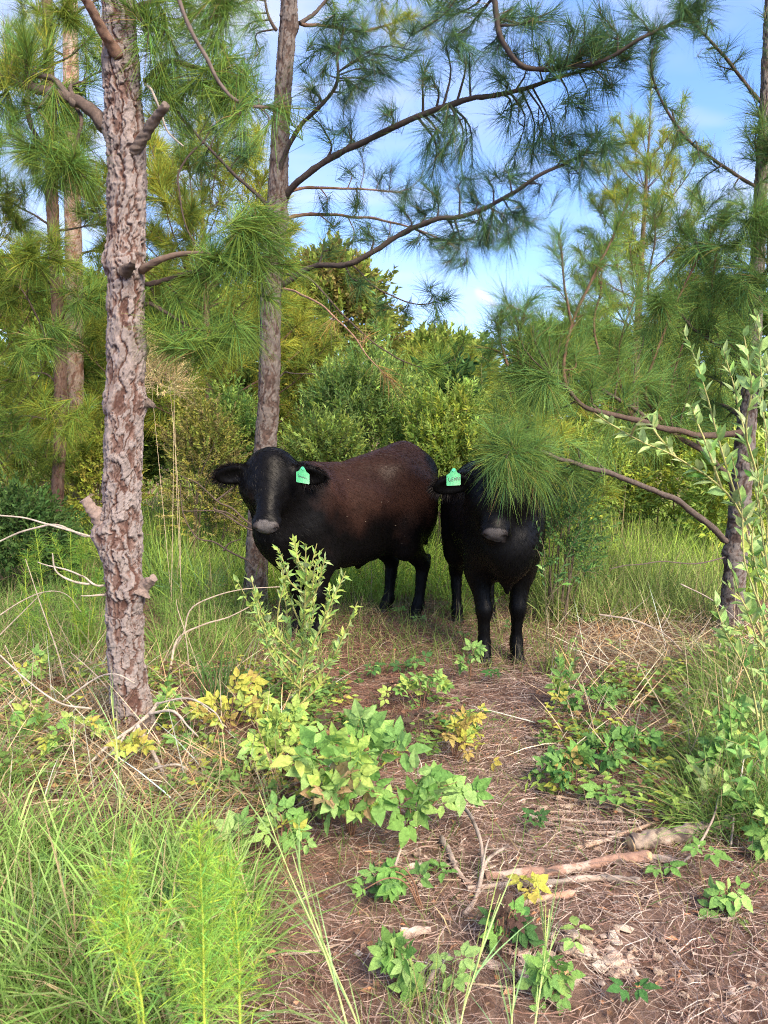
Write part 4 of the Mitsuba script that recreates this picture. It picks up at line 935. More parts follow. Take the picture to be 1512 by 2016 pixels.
def crown(S, c, r, n_sprig, per, ln, wd, cols, rng, sprig=0.22, shell=0.55, up=0.5, clump=0, W=None, wood=(0.13, 0.10, 0.07), lump=0.25, flat=0.0):
    """Leafy sprigs spread through an uneven crown."""
    c, r = np.asarray(c, float), np.asarray(r, float)
    u = unit(rng.normal(size=(n_sprig, 3)))
    u[:, 2] = np.where(u[:, 2] < -0.55, -u[:, 2], u[:, 2])
    rad = shell + (1 - shell) * rng.random(n_sprig) ** 0.6
    lumpy = 1 + lump * 2 * (meshkit.fbm(u * 2.6 + c * 3.1, 3, 7) - 0.5) * 1.6
    p = c + u * r * (rad * lumpy)[:, None]
    if clump:
        q = c + unit(rng.normal(size=(clump, 3))) * r * rng.uniform(0.4, 0.95, (clump, 1))
        j = rng.integers(0, clump, n_sprig)
        p = p * 0.45 + q[j] * 0.55 + rng.normal(0, 1, (n_sprig, 3)) * r * 0.12
    d = unit(u * [1, 1, 0.7] + [0, 0, up] + rng.normal(0, 0.35, (n_sprig, 3)))
    L = sprig * rng.uniform(0.6, 1.3, n_sprig)
    t = (np.arange(per) + 0.5) / per
    base = (p[:, None] + d[:, None] * (L[:, None] * t)[..., None]).reshape(-1, 3)
    dd = np.repeat(d, per, 0)
    side = unit(np.cross(dd, rng.normal(size=dd.shape)))
    tt = np.tile(t, n_sprig)
    ld = dd * (0.55 + 0.5 * tt)[:, None] + side * (0.9 - 0.5 * tt)[:, None] + np.array([0, 0, -0.15])
    nr = np.array([0, 0, 1.0]) * 0.8 + rng.normal(0, 0.55, dd.shape) + np.repeat(u, per, 0) * 0.5
    cols = np.atleast_2d(cols)
    k = rng.integers(0, len(cols), n_sprig)
    col = np.repeat(cols[k] * np.exp(rng.normal(0, 0.18, (n_sprig, 1))), per, 0)
    col = col * np.exp(rng.normal(0, 0.16, (len(col), 1))) * (1 + rng.normal(0, 0.06, (len(col), 3)))
    leaves(S, base, ld, nr, ln * rng.uniform(0.6, 1.2, len(base)), wd * rng.uniform(0.7, 1.2, len(base)), np.clip(col, 0.005, 0.8), rng)
    if W is not None:
        # twigs under the sprigs
        m = np.arange(n_sprig)
        b, dirs = p[m] - d[m] * 0.02, d[m]
        W.add(*blades(b, dirs, L, 0.004, 0.0, np.tile(wood, (len(m), 1)) * rng.uniform(0.7, 1.3, (len(m), 1)), rng, segs=2))
    return p


def shrub(name, label, cx, cy, d, rx, rz, n, ln, wd, cols, seed, cat='shrub', ry=None, per=14, stems=7, group=None, wood=(0.13, 0.10, 0.07), r_st=0.012, **kw):
    """A shrub or tree whose crown has its middle where the photograph shows it; stems rise from the ground to the sprigs."""
    rng = np.random.default_rng(seed)
    c = at(cx, cy, d)
    sc = d / FPX
    r = np.array([rx * sc, (ry or rx * 0.9) * sc, rz * sc])
    if cat == 'shrub' and seed != 129:                                    # leafy down to the ground
        top = c[2] + r[2]
        ln, wd = ln * 1.18, wd * 1.18
        n = int(n * 0.47 * min((top - 0.05) / (2 * r[2]), 2.0))
        r[2], c[2] = (top - 0.05) / 2, (top + 0.05) / 2
    elif cat == 'tree':
        n, ln, wd = int(n * 0.42), ln * 1.42, wd * 1.42
    t = thing(name, label, cat, group)
    S, W = Soup(), Soup()
    p = crown(S, c, r, n, per, ln, wd, cols, rng, W=W, wood=wood, **kw)
    foot = onground(c[0], c[1])
    for k in range(stems):
        q = p[rng.integers(0, len(p))]
        f0 = foot + [rng.normal(0, 0.12 * r[0] / 0.5), rng.normal(0, 0.12), -0.03]
        m = f0 * 0.5 + q * 0.5 + rng.normal(0, 0.10, 3) * r + [0, 0, 0.1 * r[2]]
        W.add(*tube(spline([f0, m, q], 10), np.linspace(r_st, r_st * 0.3, 10), 6, wood, rough=0.3))
    part(t, 'stem' if cat != 'tree' else 'trunk', W, 'wood', smooth=False, kind='stuff')
    part(t, 'crown', S, 'leaf', smooth=False, kind='stuff')
    return t


OL, LG, YG, DG, YL = (0.29, 0.35, 0.07), (0.38, 0.50, 0.12), (0.44, 0.50, 0.085), (0.075, 0.145, 0.04), (0.40, 0.38, 0.085)
# --- far trees, each its own thing
shrub('tree', 'rounded bright yellow green tree crown at the edge of the sky gap', 860, 765, 22, 95, 75, 2600, 0.16, 0.085, [(0.272, 0.336, 0.072), (0.224, 0.304, 0.064)], 101, 'tree', sprig=0.6, lump=0.35, r_st=0.06)
shrub('tree', 'olive and rust tinged tree crown behind the slender pine\'s lower limbs', 640, 640, 19, 120, 120, 3000, 0.13, 0.065, [OL, (0.256, 0.208, 0.072), (0.208, 0.24, 0.056)], 102, 'tree', sprig=0.5, lump=0.35, r_st=0.06)
shrub('tree', 'tall leafy tree far behind the small bushy pines at the picture\'s left edge', 60, 700, 24, 150, 150, 2800, 0.17, 0.09, [(0.208, 0.304, 0.064), OL], 103, 'tree', sprig=0.6, lump=0.35, r_st=0.07)
shrub('tree', 'dark leafy tree between the pale trunk and the yellowish pine', 330, 690, 21, 150, 130, 3000, 0.14, 0.075, [(0.112, 0.192, 0.048), OL], 104, 'tree', sprig=0.5, lump=0.3, r_st=0.06)
shrub('tree', 'green tree far behind the right hand pine\'s sweeping limbs', 1160, 790, 25, 170, 110, 2600, 0.17, 0.09, [(0.208, 0.32, 0.072), (0.144, 0.24, 0.056)], 105, 'tree', sprig=0.6, lump=0.35, r_st=0.07)
shrub('tree', 'broad green tree far behind the right hand pine\'s trunk', 1440, 760, 23, 180, 160, 3000, 0.16, 0.085, [(0.192, 0.304, 0.072), (0.16, 0.24, 0.056)], 106, 'tree', sprig=0.6, lump=0.35, r_st=0.07)
shrub('tree', 'middle distance green tree behind the slender pine trunk', 500, 720, 16, 90, 110, 2200, 0.10, 0.05, [OL, (0.192, 0.272, 0.056)], 107, 'tree', sprig=0.4, lump=0.35, r_st=0.05)
S = Soup()
rng = R(110)
for k in range(34):
    x = -34 + 68 * k / 33 + rng.normal(0, 0.6)
    h = rng.uniform(1.4, 2.9)
    crown(S, [x, 33 + rng.normal(0, 2.0), h * 0.55], [1.9, 1.6, h * 0.6], 100, 12, 0.38, 0.22, [(0.128, 0.208, 0.048), OL, (0.192, 0.272, 0.064)], rng, sprig=0.8)
put('forest', S, 'leaf', smooth=False, kind='stuff', label='far wood closing the clearing')

# --- shrubs of the middle distance
shrub('shrub', 'dark green small leaved shrub left of the slender pine trunk', 395, 745, 10.5, 115, 105, 2100, 0.052, 0.026, [DG, (0.096, 0.16, 0.04), (0.144, 0.192, 0.048)], 121, lump=0.3, per=16)
shrub('shrub', 'golden yellow shrub to the left of the brown cow\'s head', 400, 868, 7.3, 68, 66, 1050, 0.030, 0.012, [YL, (0.36, 0.36, 0.09), (0.30, 0.36, 0.08), (0.36, 0.30, 0.12)], 122, sprig=0.16, lump=0.35, per=16)
shrub('shrub', 'small light green shrub between the golden shrub and the slender pine trunk', 462, 845, 7.9, 55, 72, 800, 0.045, 0.016, [LG, (0.192, 0.32, 0.088)], 123, sprig=0.18, per=14)
shrub('shrub', 'olive shrub with yellowing leaves behind the slender pine trunk', 600, 775, 10.2, 92, 115, 2300, 0.055, 0.024, [OL, (0.136, 0.16, 0.0448), (0.384, 0.352, 0.072)], 124, lump=0.3)
shrub('shrub', 'pale willow leaved shrub above the brown cow\'s back', 715, 812, 8.4, 108, 84, 2300, 0.058, 0.014, [LG, (0.272, 0.4, 0.128), (0.192, 0.304, 0.096)], 125, sprig=0.26, up=0.9, lump=0.3, per=16)
shrub('shrub', 'dark large leaved shrub in the gap between the two cows, farther back', 880, 775, 9.0, 58, 50, 420, 0.105, 0.052, [(0.048, 0.104, 0.0352), (0.0672, 0.136, 0.048)], 126, per=10, sprig=0.25)
shrub('shrub', 'light green leafy shrub low behind the gap between the cows', 880, 850, 7.8, 92, 60, 1300, 0.050, 0.018, [LG, (0.304, 0.416, 0.096), YG], 127, sprig=0.2, up=0.8)
shrub('shrub', 'grassy green shrub right behind the brown cow\'s back', 640, 885, 7.4, 75, 55, 1000, 0.046, 0.016, [(0.176, 0.256, 0.072), OL, LG], 128, sprig=0.2)
shrub('shrub', 'pale dry twiggy shrub against the thick trunk\'s side', 318, 745, 6.0, 42, 62, 420, 0.034, 0.006, [(0.544, 0.448, 0.208), (0.448, 0.384, 0.192)], 129, sprig=0.16, wood=(0.576, 0.448, 0.288), per=10, shell=0.2, stems=4, r_st=0.003)
shrub('shrub', 'dark green shrub low at the picture\'s left edge', 30, 1085, 6.6, 95, 95, 1300, 0.05, 0.022, [DG, (0.08, 0.144, 0.0448)], 130)
shrub('shrub', 'sunlit yellow green shrub behind the thin reddish trunk', 60, 880, 9.6, 110, 95, 1500, 0.05, 0.02, [YG, (0.224, 0.288, 0.064), YL], 131)
shrub('shrub', 'bright green shrub behind the pale pink trunk', 215, 770, 10.0, 70, 150, 1500, 0.06, 0.028, [LG, (0.208, 0.32, 0.072)], 132)
shrub('shrub', 'low golden green shrub in the gap beside the pale pink trunk', 190, 905, 8.8, 70, 60, 900, 0.042, 0.017, [YL, YG, OL], 133)
shrub('shrub', 'fine leaved dark stemmed shrub beside the black cow\'s shoulder', 1105, 1040, 5.7, 66, 120, 620, 0.030, 0.013, [(0.088, 0.184, 0.064), (0.128, 0.24, 0.072)], 134, sprig=0.2, shell=0.15, per=12, stems=12, r_st=0.007)
shrub('shrub', 'sunlit leafy shrub behind the right hand pine trunk at the picture\'s edge', 1470, 940, 7.5, 90, 80, 1100, 0.055, 0.022, [YG, LG], 135)
shrub('shrub', 'bright green shrub beneath the hanging bough beyond the black cow', 1180, 920, 8.6, 90, 62, 1300, 0.048, 0.018, [LG, YG, (0.16, 0.256, 0.072)], 136)
shrub('shrub', 'bright green shrub between the two sweeping limbs of the right hand pine', 1330, 910, 8.8, 100, 62, 1300, 0.050, 0.019, [(0.272, 0.4, 0.096), YG], 137)
# two tall thin saplings that stick out against the sky
for lab, l, d in (('slim broadleaf sapling tip against the sky left of the big limb', [(728, 760), (735, 690), (742, 610), (738, 555)], 9.2), ('slim broadleaf sapling beside the sky gap', [(955, 850), (950, 780), (948, 720), (955, 665)], 9.4)):
    t = thing('sapling', lab, 'sapling')
    P = spline(pxs(l, d), 24)
    part(t, 'stem', Soup().add(*tube(P, np.linspace(0.010, 0.003, 24), 6, (0.14, 0.15, 0.06))), 'wood')
    S = Soup()
    n = 46
    rr = np.random.default_rng(len(lab))
    b = P[rr.integers(5, 24, n)]
    a = rr.uniform(0, 6.28, n)
    dd = np.stack([np.cos(a), np.sin(a) * 0.8, rr.uniform(0.2, 0.9, n)], 1)
    leaves(S, b, dd, rr.normal(0, 0.4, (n, 3)) + [0, -0.5, 0.8], rr.uniform(0.10, 0.17, n), rr.uniform(0.04, 0.06, n), hue((0.13, 0.21, 0.06), n, rr, 0.15), rr)
    part(t, 'foliage', S, 'leaf', smooth=False, kind='stuff')


# ------------------------------------------------------------------ grass and litter
def scatter(poly, n, rng, dmin=None, dmax=None):
    """n points of the ground within a polygon given by its corners on the ground (x, y)."""
    poly = np.asarray(poly, float)
    lo, hi = poly.min(0), poly.max(0)
    out = np.zeros((0, 2))
    while len(out) < n:
        p = rng.uniform(lo, hi, (n * 2, 2))
        x, y = p.T
        inside = np.zeros(len(p), bool)
        j = len(poly) - 1
        for i in range(len(poly)):
            (xi, yi), (xj, yj) = poly[i], poly[j]
            inside ^= ((yi > y) != (yj > y)) & (x < (xj - xi) * (y - yi) / (yj - yi + 1e-12) + xi)
            j = i
        out = np.vstack([out, p[inside]])
    out = out[:n]
    return np.column_stack([out, hgt(out[:, 0], out[:, 1])])


def on(*px):
    return [gr(x, y)[:2] for x, y in px]


def patchy(p, rng, scale=1.3, cut=0.45, seed=0):
    q = np.column_stack([p[:, :2] * scale, np.zeros(len(p))])
    return p[meshkit.fbm(q + 5, 3, seed) + rng.normal(0, 0.06, len(p)) > cut]


def sward(key, label, p, ln, wd, cols, rng, lean=0.35, bend=0.45, segs=3, dry=0.1, tuftd=0.0, wavy=0.0):
    n = len(p)
    d = np.column_stack([rng.normal(0, lean, n), rng.normal(0, lean, n), np.ones(n)])
    cols = np.atleast_2d(cols)
    c = cols[rng.integers(0, len(cols), n)] * np.exp(rng.normal(0, 0.2, (n, 1)))
    isdry = rng.random(n) < dry
    c[isdry] = np.array([0.36, 0.29, 0.16]) * np.exp(rng.normal(0, 0.25, (isdry.sum(), 1)))
    q = meshkit.fbm(np.column_stack([p[:, :2] * 2.2, 0 * p[:, 0]]), 3, 3)
    L = ln * rng.uniform(0.45, 1.15, n) * (0.55 + 0.9 * q)
    S = Soup().add(*blades(p - [0, 0, 0.01], d, L, wd * rng.uniform(0.6, 1.3, n), bend * rng.uniform(0.1, 1.5, n), c, rng, segs=segs, wavy=wavy))
    put(key, S, 'leaf', smooth=False, kind='stuff', label=label)


rng = R(201)
GB = [(0.28, 0.42, 0.075), (0.33, 0.46, 0.09), (0.24, 0.37, 0.085), (0.37, 0.46, 0.11)]
# tall meadow grass in the open behind the animals
sward('meadow_grass', 'tall bright grass in the clearing behind the cows', scatter([(-4.5, 8.2), (5.2, 6.9), (9, 13), (-9, 13)], 26000, rng), 0.62, 0.010, GB, rng, bend=0.5, dry=0.08)
sward('far_grass', 'bright grass running back to the wood', scatter([(-14, 13), (14, 13), (30, 32), (-30, 32)], 15000, rng), 0.85, 0.03, GB, rng, bend=0.5, dry=0.1, segs=2)
sward('tall_grass', 'tall lush grass around and behind the cows\' legs', scatter([(-1.6, 6.0), (1.0, 6.35), (3.2, 6.3), (4.2, 8.5), (-3.4, 8.5)], 15000, rng), 0.72, 0.009, [(0.34, 0.50, 0.085), (0.28, 0.43, 0.075), (0.40, 0.52, 0.10)], rng, bend=0.55, dry=0.08)
sward('grass_bank', 'arching green grass between the thick trunk and the brown cow', scatter(on((300, 1190), (470, 1180), (500, 1120), (300, 1090)), 4200, rng), 0.66, 0.010, [(0.22, 0.36, 0.10), (0.28, 0.40, 0.10)], rng, bend=0.7, dry=0.08)
sward('right_grass', 'feathery grass below the right hand pine', scatter(on((1060, 1230), (1420, 1240), (1420, 1120), (1060, 1120)), 11000, rng), 0.62, 0.0068, [(0.203, 0.304, 0.0798), (0.29, 0.362, 0.116)], rng, bend=0.6, dry=0.18)
sward('left_grass', 'green grass under the thin pines at the left', scatter(on((-120, 1240), (230, 1230), (330, 1120), (-200, 1110)), 5000, rng), 0.42, 0.008, [(0.102, 0.189, 0.0508), (0.16, 0.261, 0.0653)], rng, bend=0.6, dry=0.15)
# short thin grass over the litter
p = patchy(scatter([(-2.6, 1.4), (2.4, 1.4), (4.0, 6.2), (-4.4, 6.2)], 26000, rng), rng, 0.9, 0.50, 4)
sward('thin_grass', 'thin short grass through the pine litter', p, 0.16, 0.0035, [(0.174, 0.275, 0.0725), (0.232, 0.304, 0.102), (0.131, 0.217, 0.058)], rng, lean=0.6, bend=0.5, dry=0.35)
sward('lower_grass', 'pale wiry grass in the lower part of the picture beside the feathery weeds', scatter(on((-200, 2100), (330, 2100), (540, 1850), (420, 1690), (150, 1680), (-150, 1650)), 7000, rng), 0.38, 0.0052, [(0.22, 0.36, 0.085), (0.28, 0.40, 0.11), (0.16, 0.29, 0.065)], rng, lean=0.65, bend=0.6, dry=0.28, wavy=0.02)
sward('arching_grass', 'long pale arching grass blades in the lower left of the picture', scatter(on((-200, 2100), (420, 2100), (500, 1850), (400, 1700), (-150, 1650)), 1300, rng), 0.62, 0.0075, [(0.26, 0.42, 0.105), (0.33, 0.45, 0.15), (0.21, 0.36, 0.085)], rng, lean=0.55, bend=0.75, dry=0.12, segs=5)
sward('side_grass', 'wiry grass along the right side of the path', scatter(on((1330, 1640), (1620, 1660), (1640, 1330), (1380, 1330)), 7500, rng), 0.46, 0.0046, [(0.174, 0.29, 0.0725), (0.217, 0.304, 0.087)], rng, lean=0.7, bend=0.7, dry=0.25)
sward('mid_grass', 'thin grass around the cows\' hooves', scatter(on((330, 1320), (1120, 1330), (1100, 1190), (330, 1200)), 3800, rng), 0.30, 0.0050, [(0.145, 0.232, 0.058), (0.203, 0.275, 0.0725)], rng, lean=0.5, bend=0.5, dry=0.3)
sward('bank_grass', 'soft grass between the thick trunk and the leafy sapling', scatter(on((295, 1330), (500, 1315), (490, 1180), (300, 1190)), 2400, rng), 0.42, 0.0062, [(0.20, 0.33, 0.08), (0.26, 0.38, 0.09)], rng, lean=0.5, bend=0.6, dry=0.2)
sward('edge_grass', 'soft grass left of the thick trunk', scatter(on((-200, 1340), (205, 1325), (205, 1220), (-200, 1220)), 5200, rng), 0.44, 0.0062, [(0.18, 0.30, 0.075), (0.25, 0.37, 0.09)], rng, lean=0.5, bend=0.6, dry=0.25)
# dry straw heaps
for k, (poly, n, ln) in enumerate(((on((1140, 1330), (1420, 1340), (1420, 1200), (1150, 1210)), 1300, 0.36), (on((-100, 1560), (260, 1540), (240, 1330), (-150, 1330)), 2600, 0.36), (on((150, 1660), (560, 1640), (560, 1520), (160, 1500)), 1600, 0.34))):
    p = scatter(poly, n, rng)
    d = np.column_stack([rng.normal(0, 1, n), rng.normal(0, 1, n), rng.uniform(0.02, 0.7, n)])
    c = hue((0.27, 0.20, 0.125), n, rng, 0.3)
    put(numbered('dry_straw'), Soup().add(*blades(p + [0, 0, 0.01] + rng.uniform(0, 0.08, (n, 1)) * [0, 0, 1], d, ln * rng.uniform(0.3, 1.1, n), 0.0038, rng.uniform(0, 0.35, n), c, rng, segs=3)), 'wood', smooth=False, kind='stuff',
        label=('heap of dry straw in front of the right hand pine', 'dry straw left of the thick trunk\'s foot', 'dry straw in front of the thick trunk\'s foot')[k])
# fallen needles: weathered pinkish grey ones on the trodden path, fresher rust brown ones round it
n = 105000
p = scatter([(-1.6, 1.5), (1.7, 1.5), (3.4, 6.6), (-3.4, 6.6)], n, rng)
y = p[:, 1]
keep = rng.random(n) < np.clip(1.25 - y / 9, 0.4, 1)
p = p[keep]
n = len(p)
a = rng.uniform(0, 6.283, n)
d = np.column_stack([np.cos(a), np.sin(a), rng.normal(0.02, 0.10, n)])
fresh = np.array([(0.19, 0.095, 0.068), (0.25, 0.14, 0.10), (0.135, 0.066, 0.048), (0.34, 0.25, 0.19), (0.22, 0.125, 0.092)])
worn = np.array([(0.25, 0.165, 0.135), (0.37, 0.285, 0.24), (0.165, 0.10, 0.08), (0.48, 0.41, 0.35), (0.30, 0.215, 0.18)])
path = np.abs(p[:, 0] - 0.12 * p[:, 1] - 0.25) < 0.75 - 0.16 * np.maximum(p[:, 1] - 2.0, 0) + rng.normal(0, 0.25, n)
pickc = rng.choice(5, n, p=[0.29, 0.25, 0.2, 0.1, 0.16])
c = np.where(path[:, None], worn[pickc] * 1.02, fresh[pickc] * 0.92) * np.exp(rng.normal(0, 0.2, (n, 1)))
v, f, c = blades(p + [0, 0, 0.006] + rng.uniform(0, 0.022, (n, 1)) * [0, 0, 1], d, 0.15 * rng.uniform(0.35, 1.2, n), 0.0025, 0.03, c, rng, segs=2, taper=0.5, wavy=0.07)
put('pine_litter', (v, f, c), 'wood', smooth=False, kind='stuff', label='fallen rust brown pine needles covering the ground')
# leaf crumbs
n = 5200
p = scatter([(-1.6, 1.5), (1.7, 1.5), (3.2, 6.2), (-3.2, 6.2)], n, rng)
S = Soup()
a = rng.uniform(0, 6.283, n)
leaves(S, p + [0, 0, 0.016], np.column_stack([np.cos(a), np.sin(a), rng.normal(0.1, 0.2, n)]), np.column_stack([rng.normal(0, 0.4, (n, 2)), np.ones(n)]), rng.uniform(0.012, 0.045, n), rng.uniform(0.006, 0.02, n), hue((0.24, 0.14, 0.09), n, rng, 0.4), rng)
put('bark_crumbs', S, 'wood', smooth=False, kind='stuff', label='crumbs of bark and dead leaf among the needles')

# low leafy undergrowth between the brambles
S = Soup()
p = np.vstack([patchy(scatter(on((-60, 1560), (330, 1600), (700, 1640), (960, 1560), (940, 1380), (500, 1330), (-60, 1330)), 1500, rng), rng, 2.2, 0.47, 8), patchy(scatter(on((1040, 1560), (1500, 1700), (1560, 1330), (1100, 1330)), 800, rng), rng, 2.2, 0.50, 9)])
pal = np.array([(0.16, 0.27, 0.07), (0.26, 0.36, 0.085), (0.34, 0.36, 0.07), (0.10, 0.17, 0.05), (0.30, 0.20, 0.09), (0.16, 0.09, 0.06)])
n, m = len(p), 9
h = rng.uniform(0.03, 0.16, (n, 1, 1)) * rng.uniform(0.3, 1, (n, m, 1))
base = p[:, None] + rng.normal(0, 0.022, (n, m, 3)) * [1, 1, 0] + h * [0, 0, 1]
a = rng.uniform(0, 6.283, (n, m))
col = np.repeat(pal[rng.choice(6, n, p=[.3, .26, .14, .14, .08, .08])], m, 0) * np.exp(rng.normal(0, 0.18, (n * m, 1)))
leaves(S, base.reshape(-1, 3), np.stack([np.cos(a), np.sin(a), rng.normal(0.1, 0.3, (n, m))], -1).reshape(-1, 3), np.array([0, -0.4, 1.0]) + rng.normal(0, 0.3, (n * m, 3)), rng.uniform(0.025, 0.055, n * m), rng.uniform(0.012, 0.026, n * m), col, rng)
S.add(*blades(p, np.array([0, 0, 1.0]) + rng.normal(0, 0.2, (n, 3)), rng.uniform(0.06, 0.18, n), 0.003, 0.1, hue((0.22, 0.17, 0.08), n, rng), rng, segs=2))
put('undergrowth', S, 'leaf', smooth=False, kind='stuff', label='low leafy undergrowth between the brambles')
# thin dry stems standing and leaning over the litter
n = 1150
p = np.vstack([scatter(on((-100, 1620), (600, 1620), (600, 1330), (-150, 1330)), n // 2, rng), scatter(on((1080, 1500), (1560, 1640), (1560, 1250), (1080, 1250)), n // 2, rng)])
d = np.column_stack([rng.normal(0, 0.7, n), rng.normal(0, 0.5, n), rng.uniform(0.15, 1.2, n)])
put('dry_stems', Soup().add(*blades(p, d, rng.uniform(0.12, 0.55, n), 0.0050, rng.uniform(0, 0.25, n), hue((0.46, 0.375, 0.26), n, rng, 0.28), rng, segs=3, taper=0.6)), 'wood', smooth=False, kind='stuff', label='thin dry stems standing in the litter')


# ------------------------------------------------------------------ leafy plants of the foreground, leaf by leaf
def leaflet(rows, width, serr, fold, droop, pleat=0.0):
    """A unit leaf along +x, normal +z."""
    t = np.linspace(0, 1, rows)
    w = width * np.sin(np.pi * t ** 0.84) ** 1.05
    w[1:-1] *= 1 + serr * np.where(np.arange(1, rows - 1) % 2, 1, -1)
    z = -droop * t ** 2
    pl = pleat * np.where(np.arange(rows) % 2, 1, -1)
    v = [[0, 0, 0]]
    for k in range(1, rows - 1):
        v += [[t[k] - 0.05 * serr * 8 * (k % 2), w[k] / 2, z[k] + fold * w[k] + pl[k]], [t[k], 0, z[k]], [t[k] - 0.05 * serr * 8 * (k % 2), -w[k] / 2, z[k] + fold * w[k] + pl[k]]]
    v.append([1, 0, z[-1]])
    f = [[0, 2, 1], [0, 3, 2]]
    for k in range(rows - 3):
        a = 1 + 3 * k
        f += [[a, a + 1, a + 4], [a, a + 4, a + 3], [a + 1, a + 2, a + 5], [a + 1, a + 5, a + 4]]
    a, n = 1 + 3 * (rows - 3), len(v) - 1
    f += [[a, a + 1, n], [a + 1, a + 2, n]]
    return np.array(v, float), np.array(f)


def rotz(v, a):
    c, s = math.cos(a), math.sin(a)
    return v @ np.array([[c, s, 0], [-s, c, 0], [0, 0, 1.0]])


def compound(n, seed, kind='bramble'):
    """A leaf of n toothed leaflets on a stalk; unit length."""
    rng = np.random.default_rng(seed)
    V, F, at_ = [], [], 0
    angs = {1: [0], 3: [0, 1.3, -1.3], 5: [0, 0.95, -0.95, 1.95, -1.95]}[n]
    for k, a in enumerate(angs):
        v, f = leaflet(8, 0.54 * rng.uniform(0.88, 1.12), 0.07, rng.uniform(0.03, 0.16), rng.uniform(0.05, 0.3), 0.016)
        s = (0.66 if k == 0 else 0.52 if k < 3 else 0.38) * rng.uniform(0.9, 1.1)
        v = v * s
        tilt = rng.normal(-0.12, 0.2)
        v = v @ np.array([[math.cos(tilt), 0, math.sin(tilt)], [0, 1, 0], [-math.sin(tilt), 0, math.cos(tilt)]])
        a = a + rng.normal(0, 0.12)
        v = rotz(v + [0.07 if k else 0.10, 0, 0], a) + [0.34, 0, 0]
        V.append(v), F.append(f + at_)
        at_ += len(v)
    tv, tf, _ = tube([[0, 0, 0], [0.18, 0, 0.03], [0.36, 0, 0.0]], [0.012, 0.010, 0.008], 3, cap=False)
    V.append(tv), F.append(tf + at_)
    return np.vstack(V), np.vstack(F)


PAL = {'green': (0.17, 0.32, 0.085), 'light': (0.28, 0.43, 0.13), 'lime': (0.36, 0.46, 0.11), 'yellow': (0.43, 0.41, 0.085), 'gold': (0.40, 0.31, 0.10), 'dark': (0.075, 0.165, 0.055), 'rusty': (0.40, 0.30, 0.15), 'maroon': (0.085, 0.060, 0.045), 'grey': (0.29, 0.40, 0.15), 'pale': (0.38, 0.48, 0.19)}
TEMPL = {}


def template(kind, color, k):
    key = (kind, color, k)
    if key not in TEMPL:
        rng = np.random.default_rng(len(kind) * 131 + k * 7 + sum(map(ord, color)))
        if kind == 'lance':
            v, f = leaflet(6, 0.26 + 0.07 * k / 3, 0.0, 0.10 + 0.1 * k / 3, 0.10 * k)
        elif kind == 'oval':
            v, f = leaflet(6, 0.48, 0.0, 0.2, 0.12 * k)
        else:
            v, f = compound(int(kind[-1]), 31 * k + 5, kind[:-1])
        c = np.array(PAL[color]) * np.exp(rng.normal(0, 0.12))
        v, f = v[f].reshape(-1, 3), np.arange(len(f) * 3).reshape(-1, 3)   # every face its own tone: veins and blade
        c = c * (1 + rng.normal(0, 0.05, 3)) * np.repeat(1 + rng.normal(0, 0.085, (len(f), 1)), 3, 0)
        TEMPL[key] = shape(v, f, c, 'leaf', False)
    return TEMPL[key]


NT = [0]


def leaf_part(plant, kind, color, k, p, d, nrm, size):
    d = unit(d)
    z = unit(np.asarray(nrm) - d * (np.dot(nrm, d)))
    M = np.eye(4)
    M[:3, 0], M[:3, 1], M[:3, 2], M[:3, 3] = d * size, np.cross(z, d) * size, z * size, p
    scene[numbered(plant + '__leaf')] = {**template(kind, color, k), 'to_world': T(M)}
    NT[0] += 1


def pick(rng, mixd):
    ks = list(mixd)
    w = np.array([mixd[k] for k in ks], float)
    return ks[rng.choice(len(ks), p=w / w.sum())]


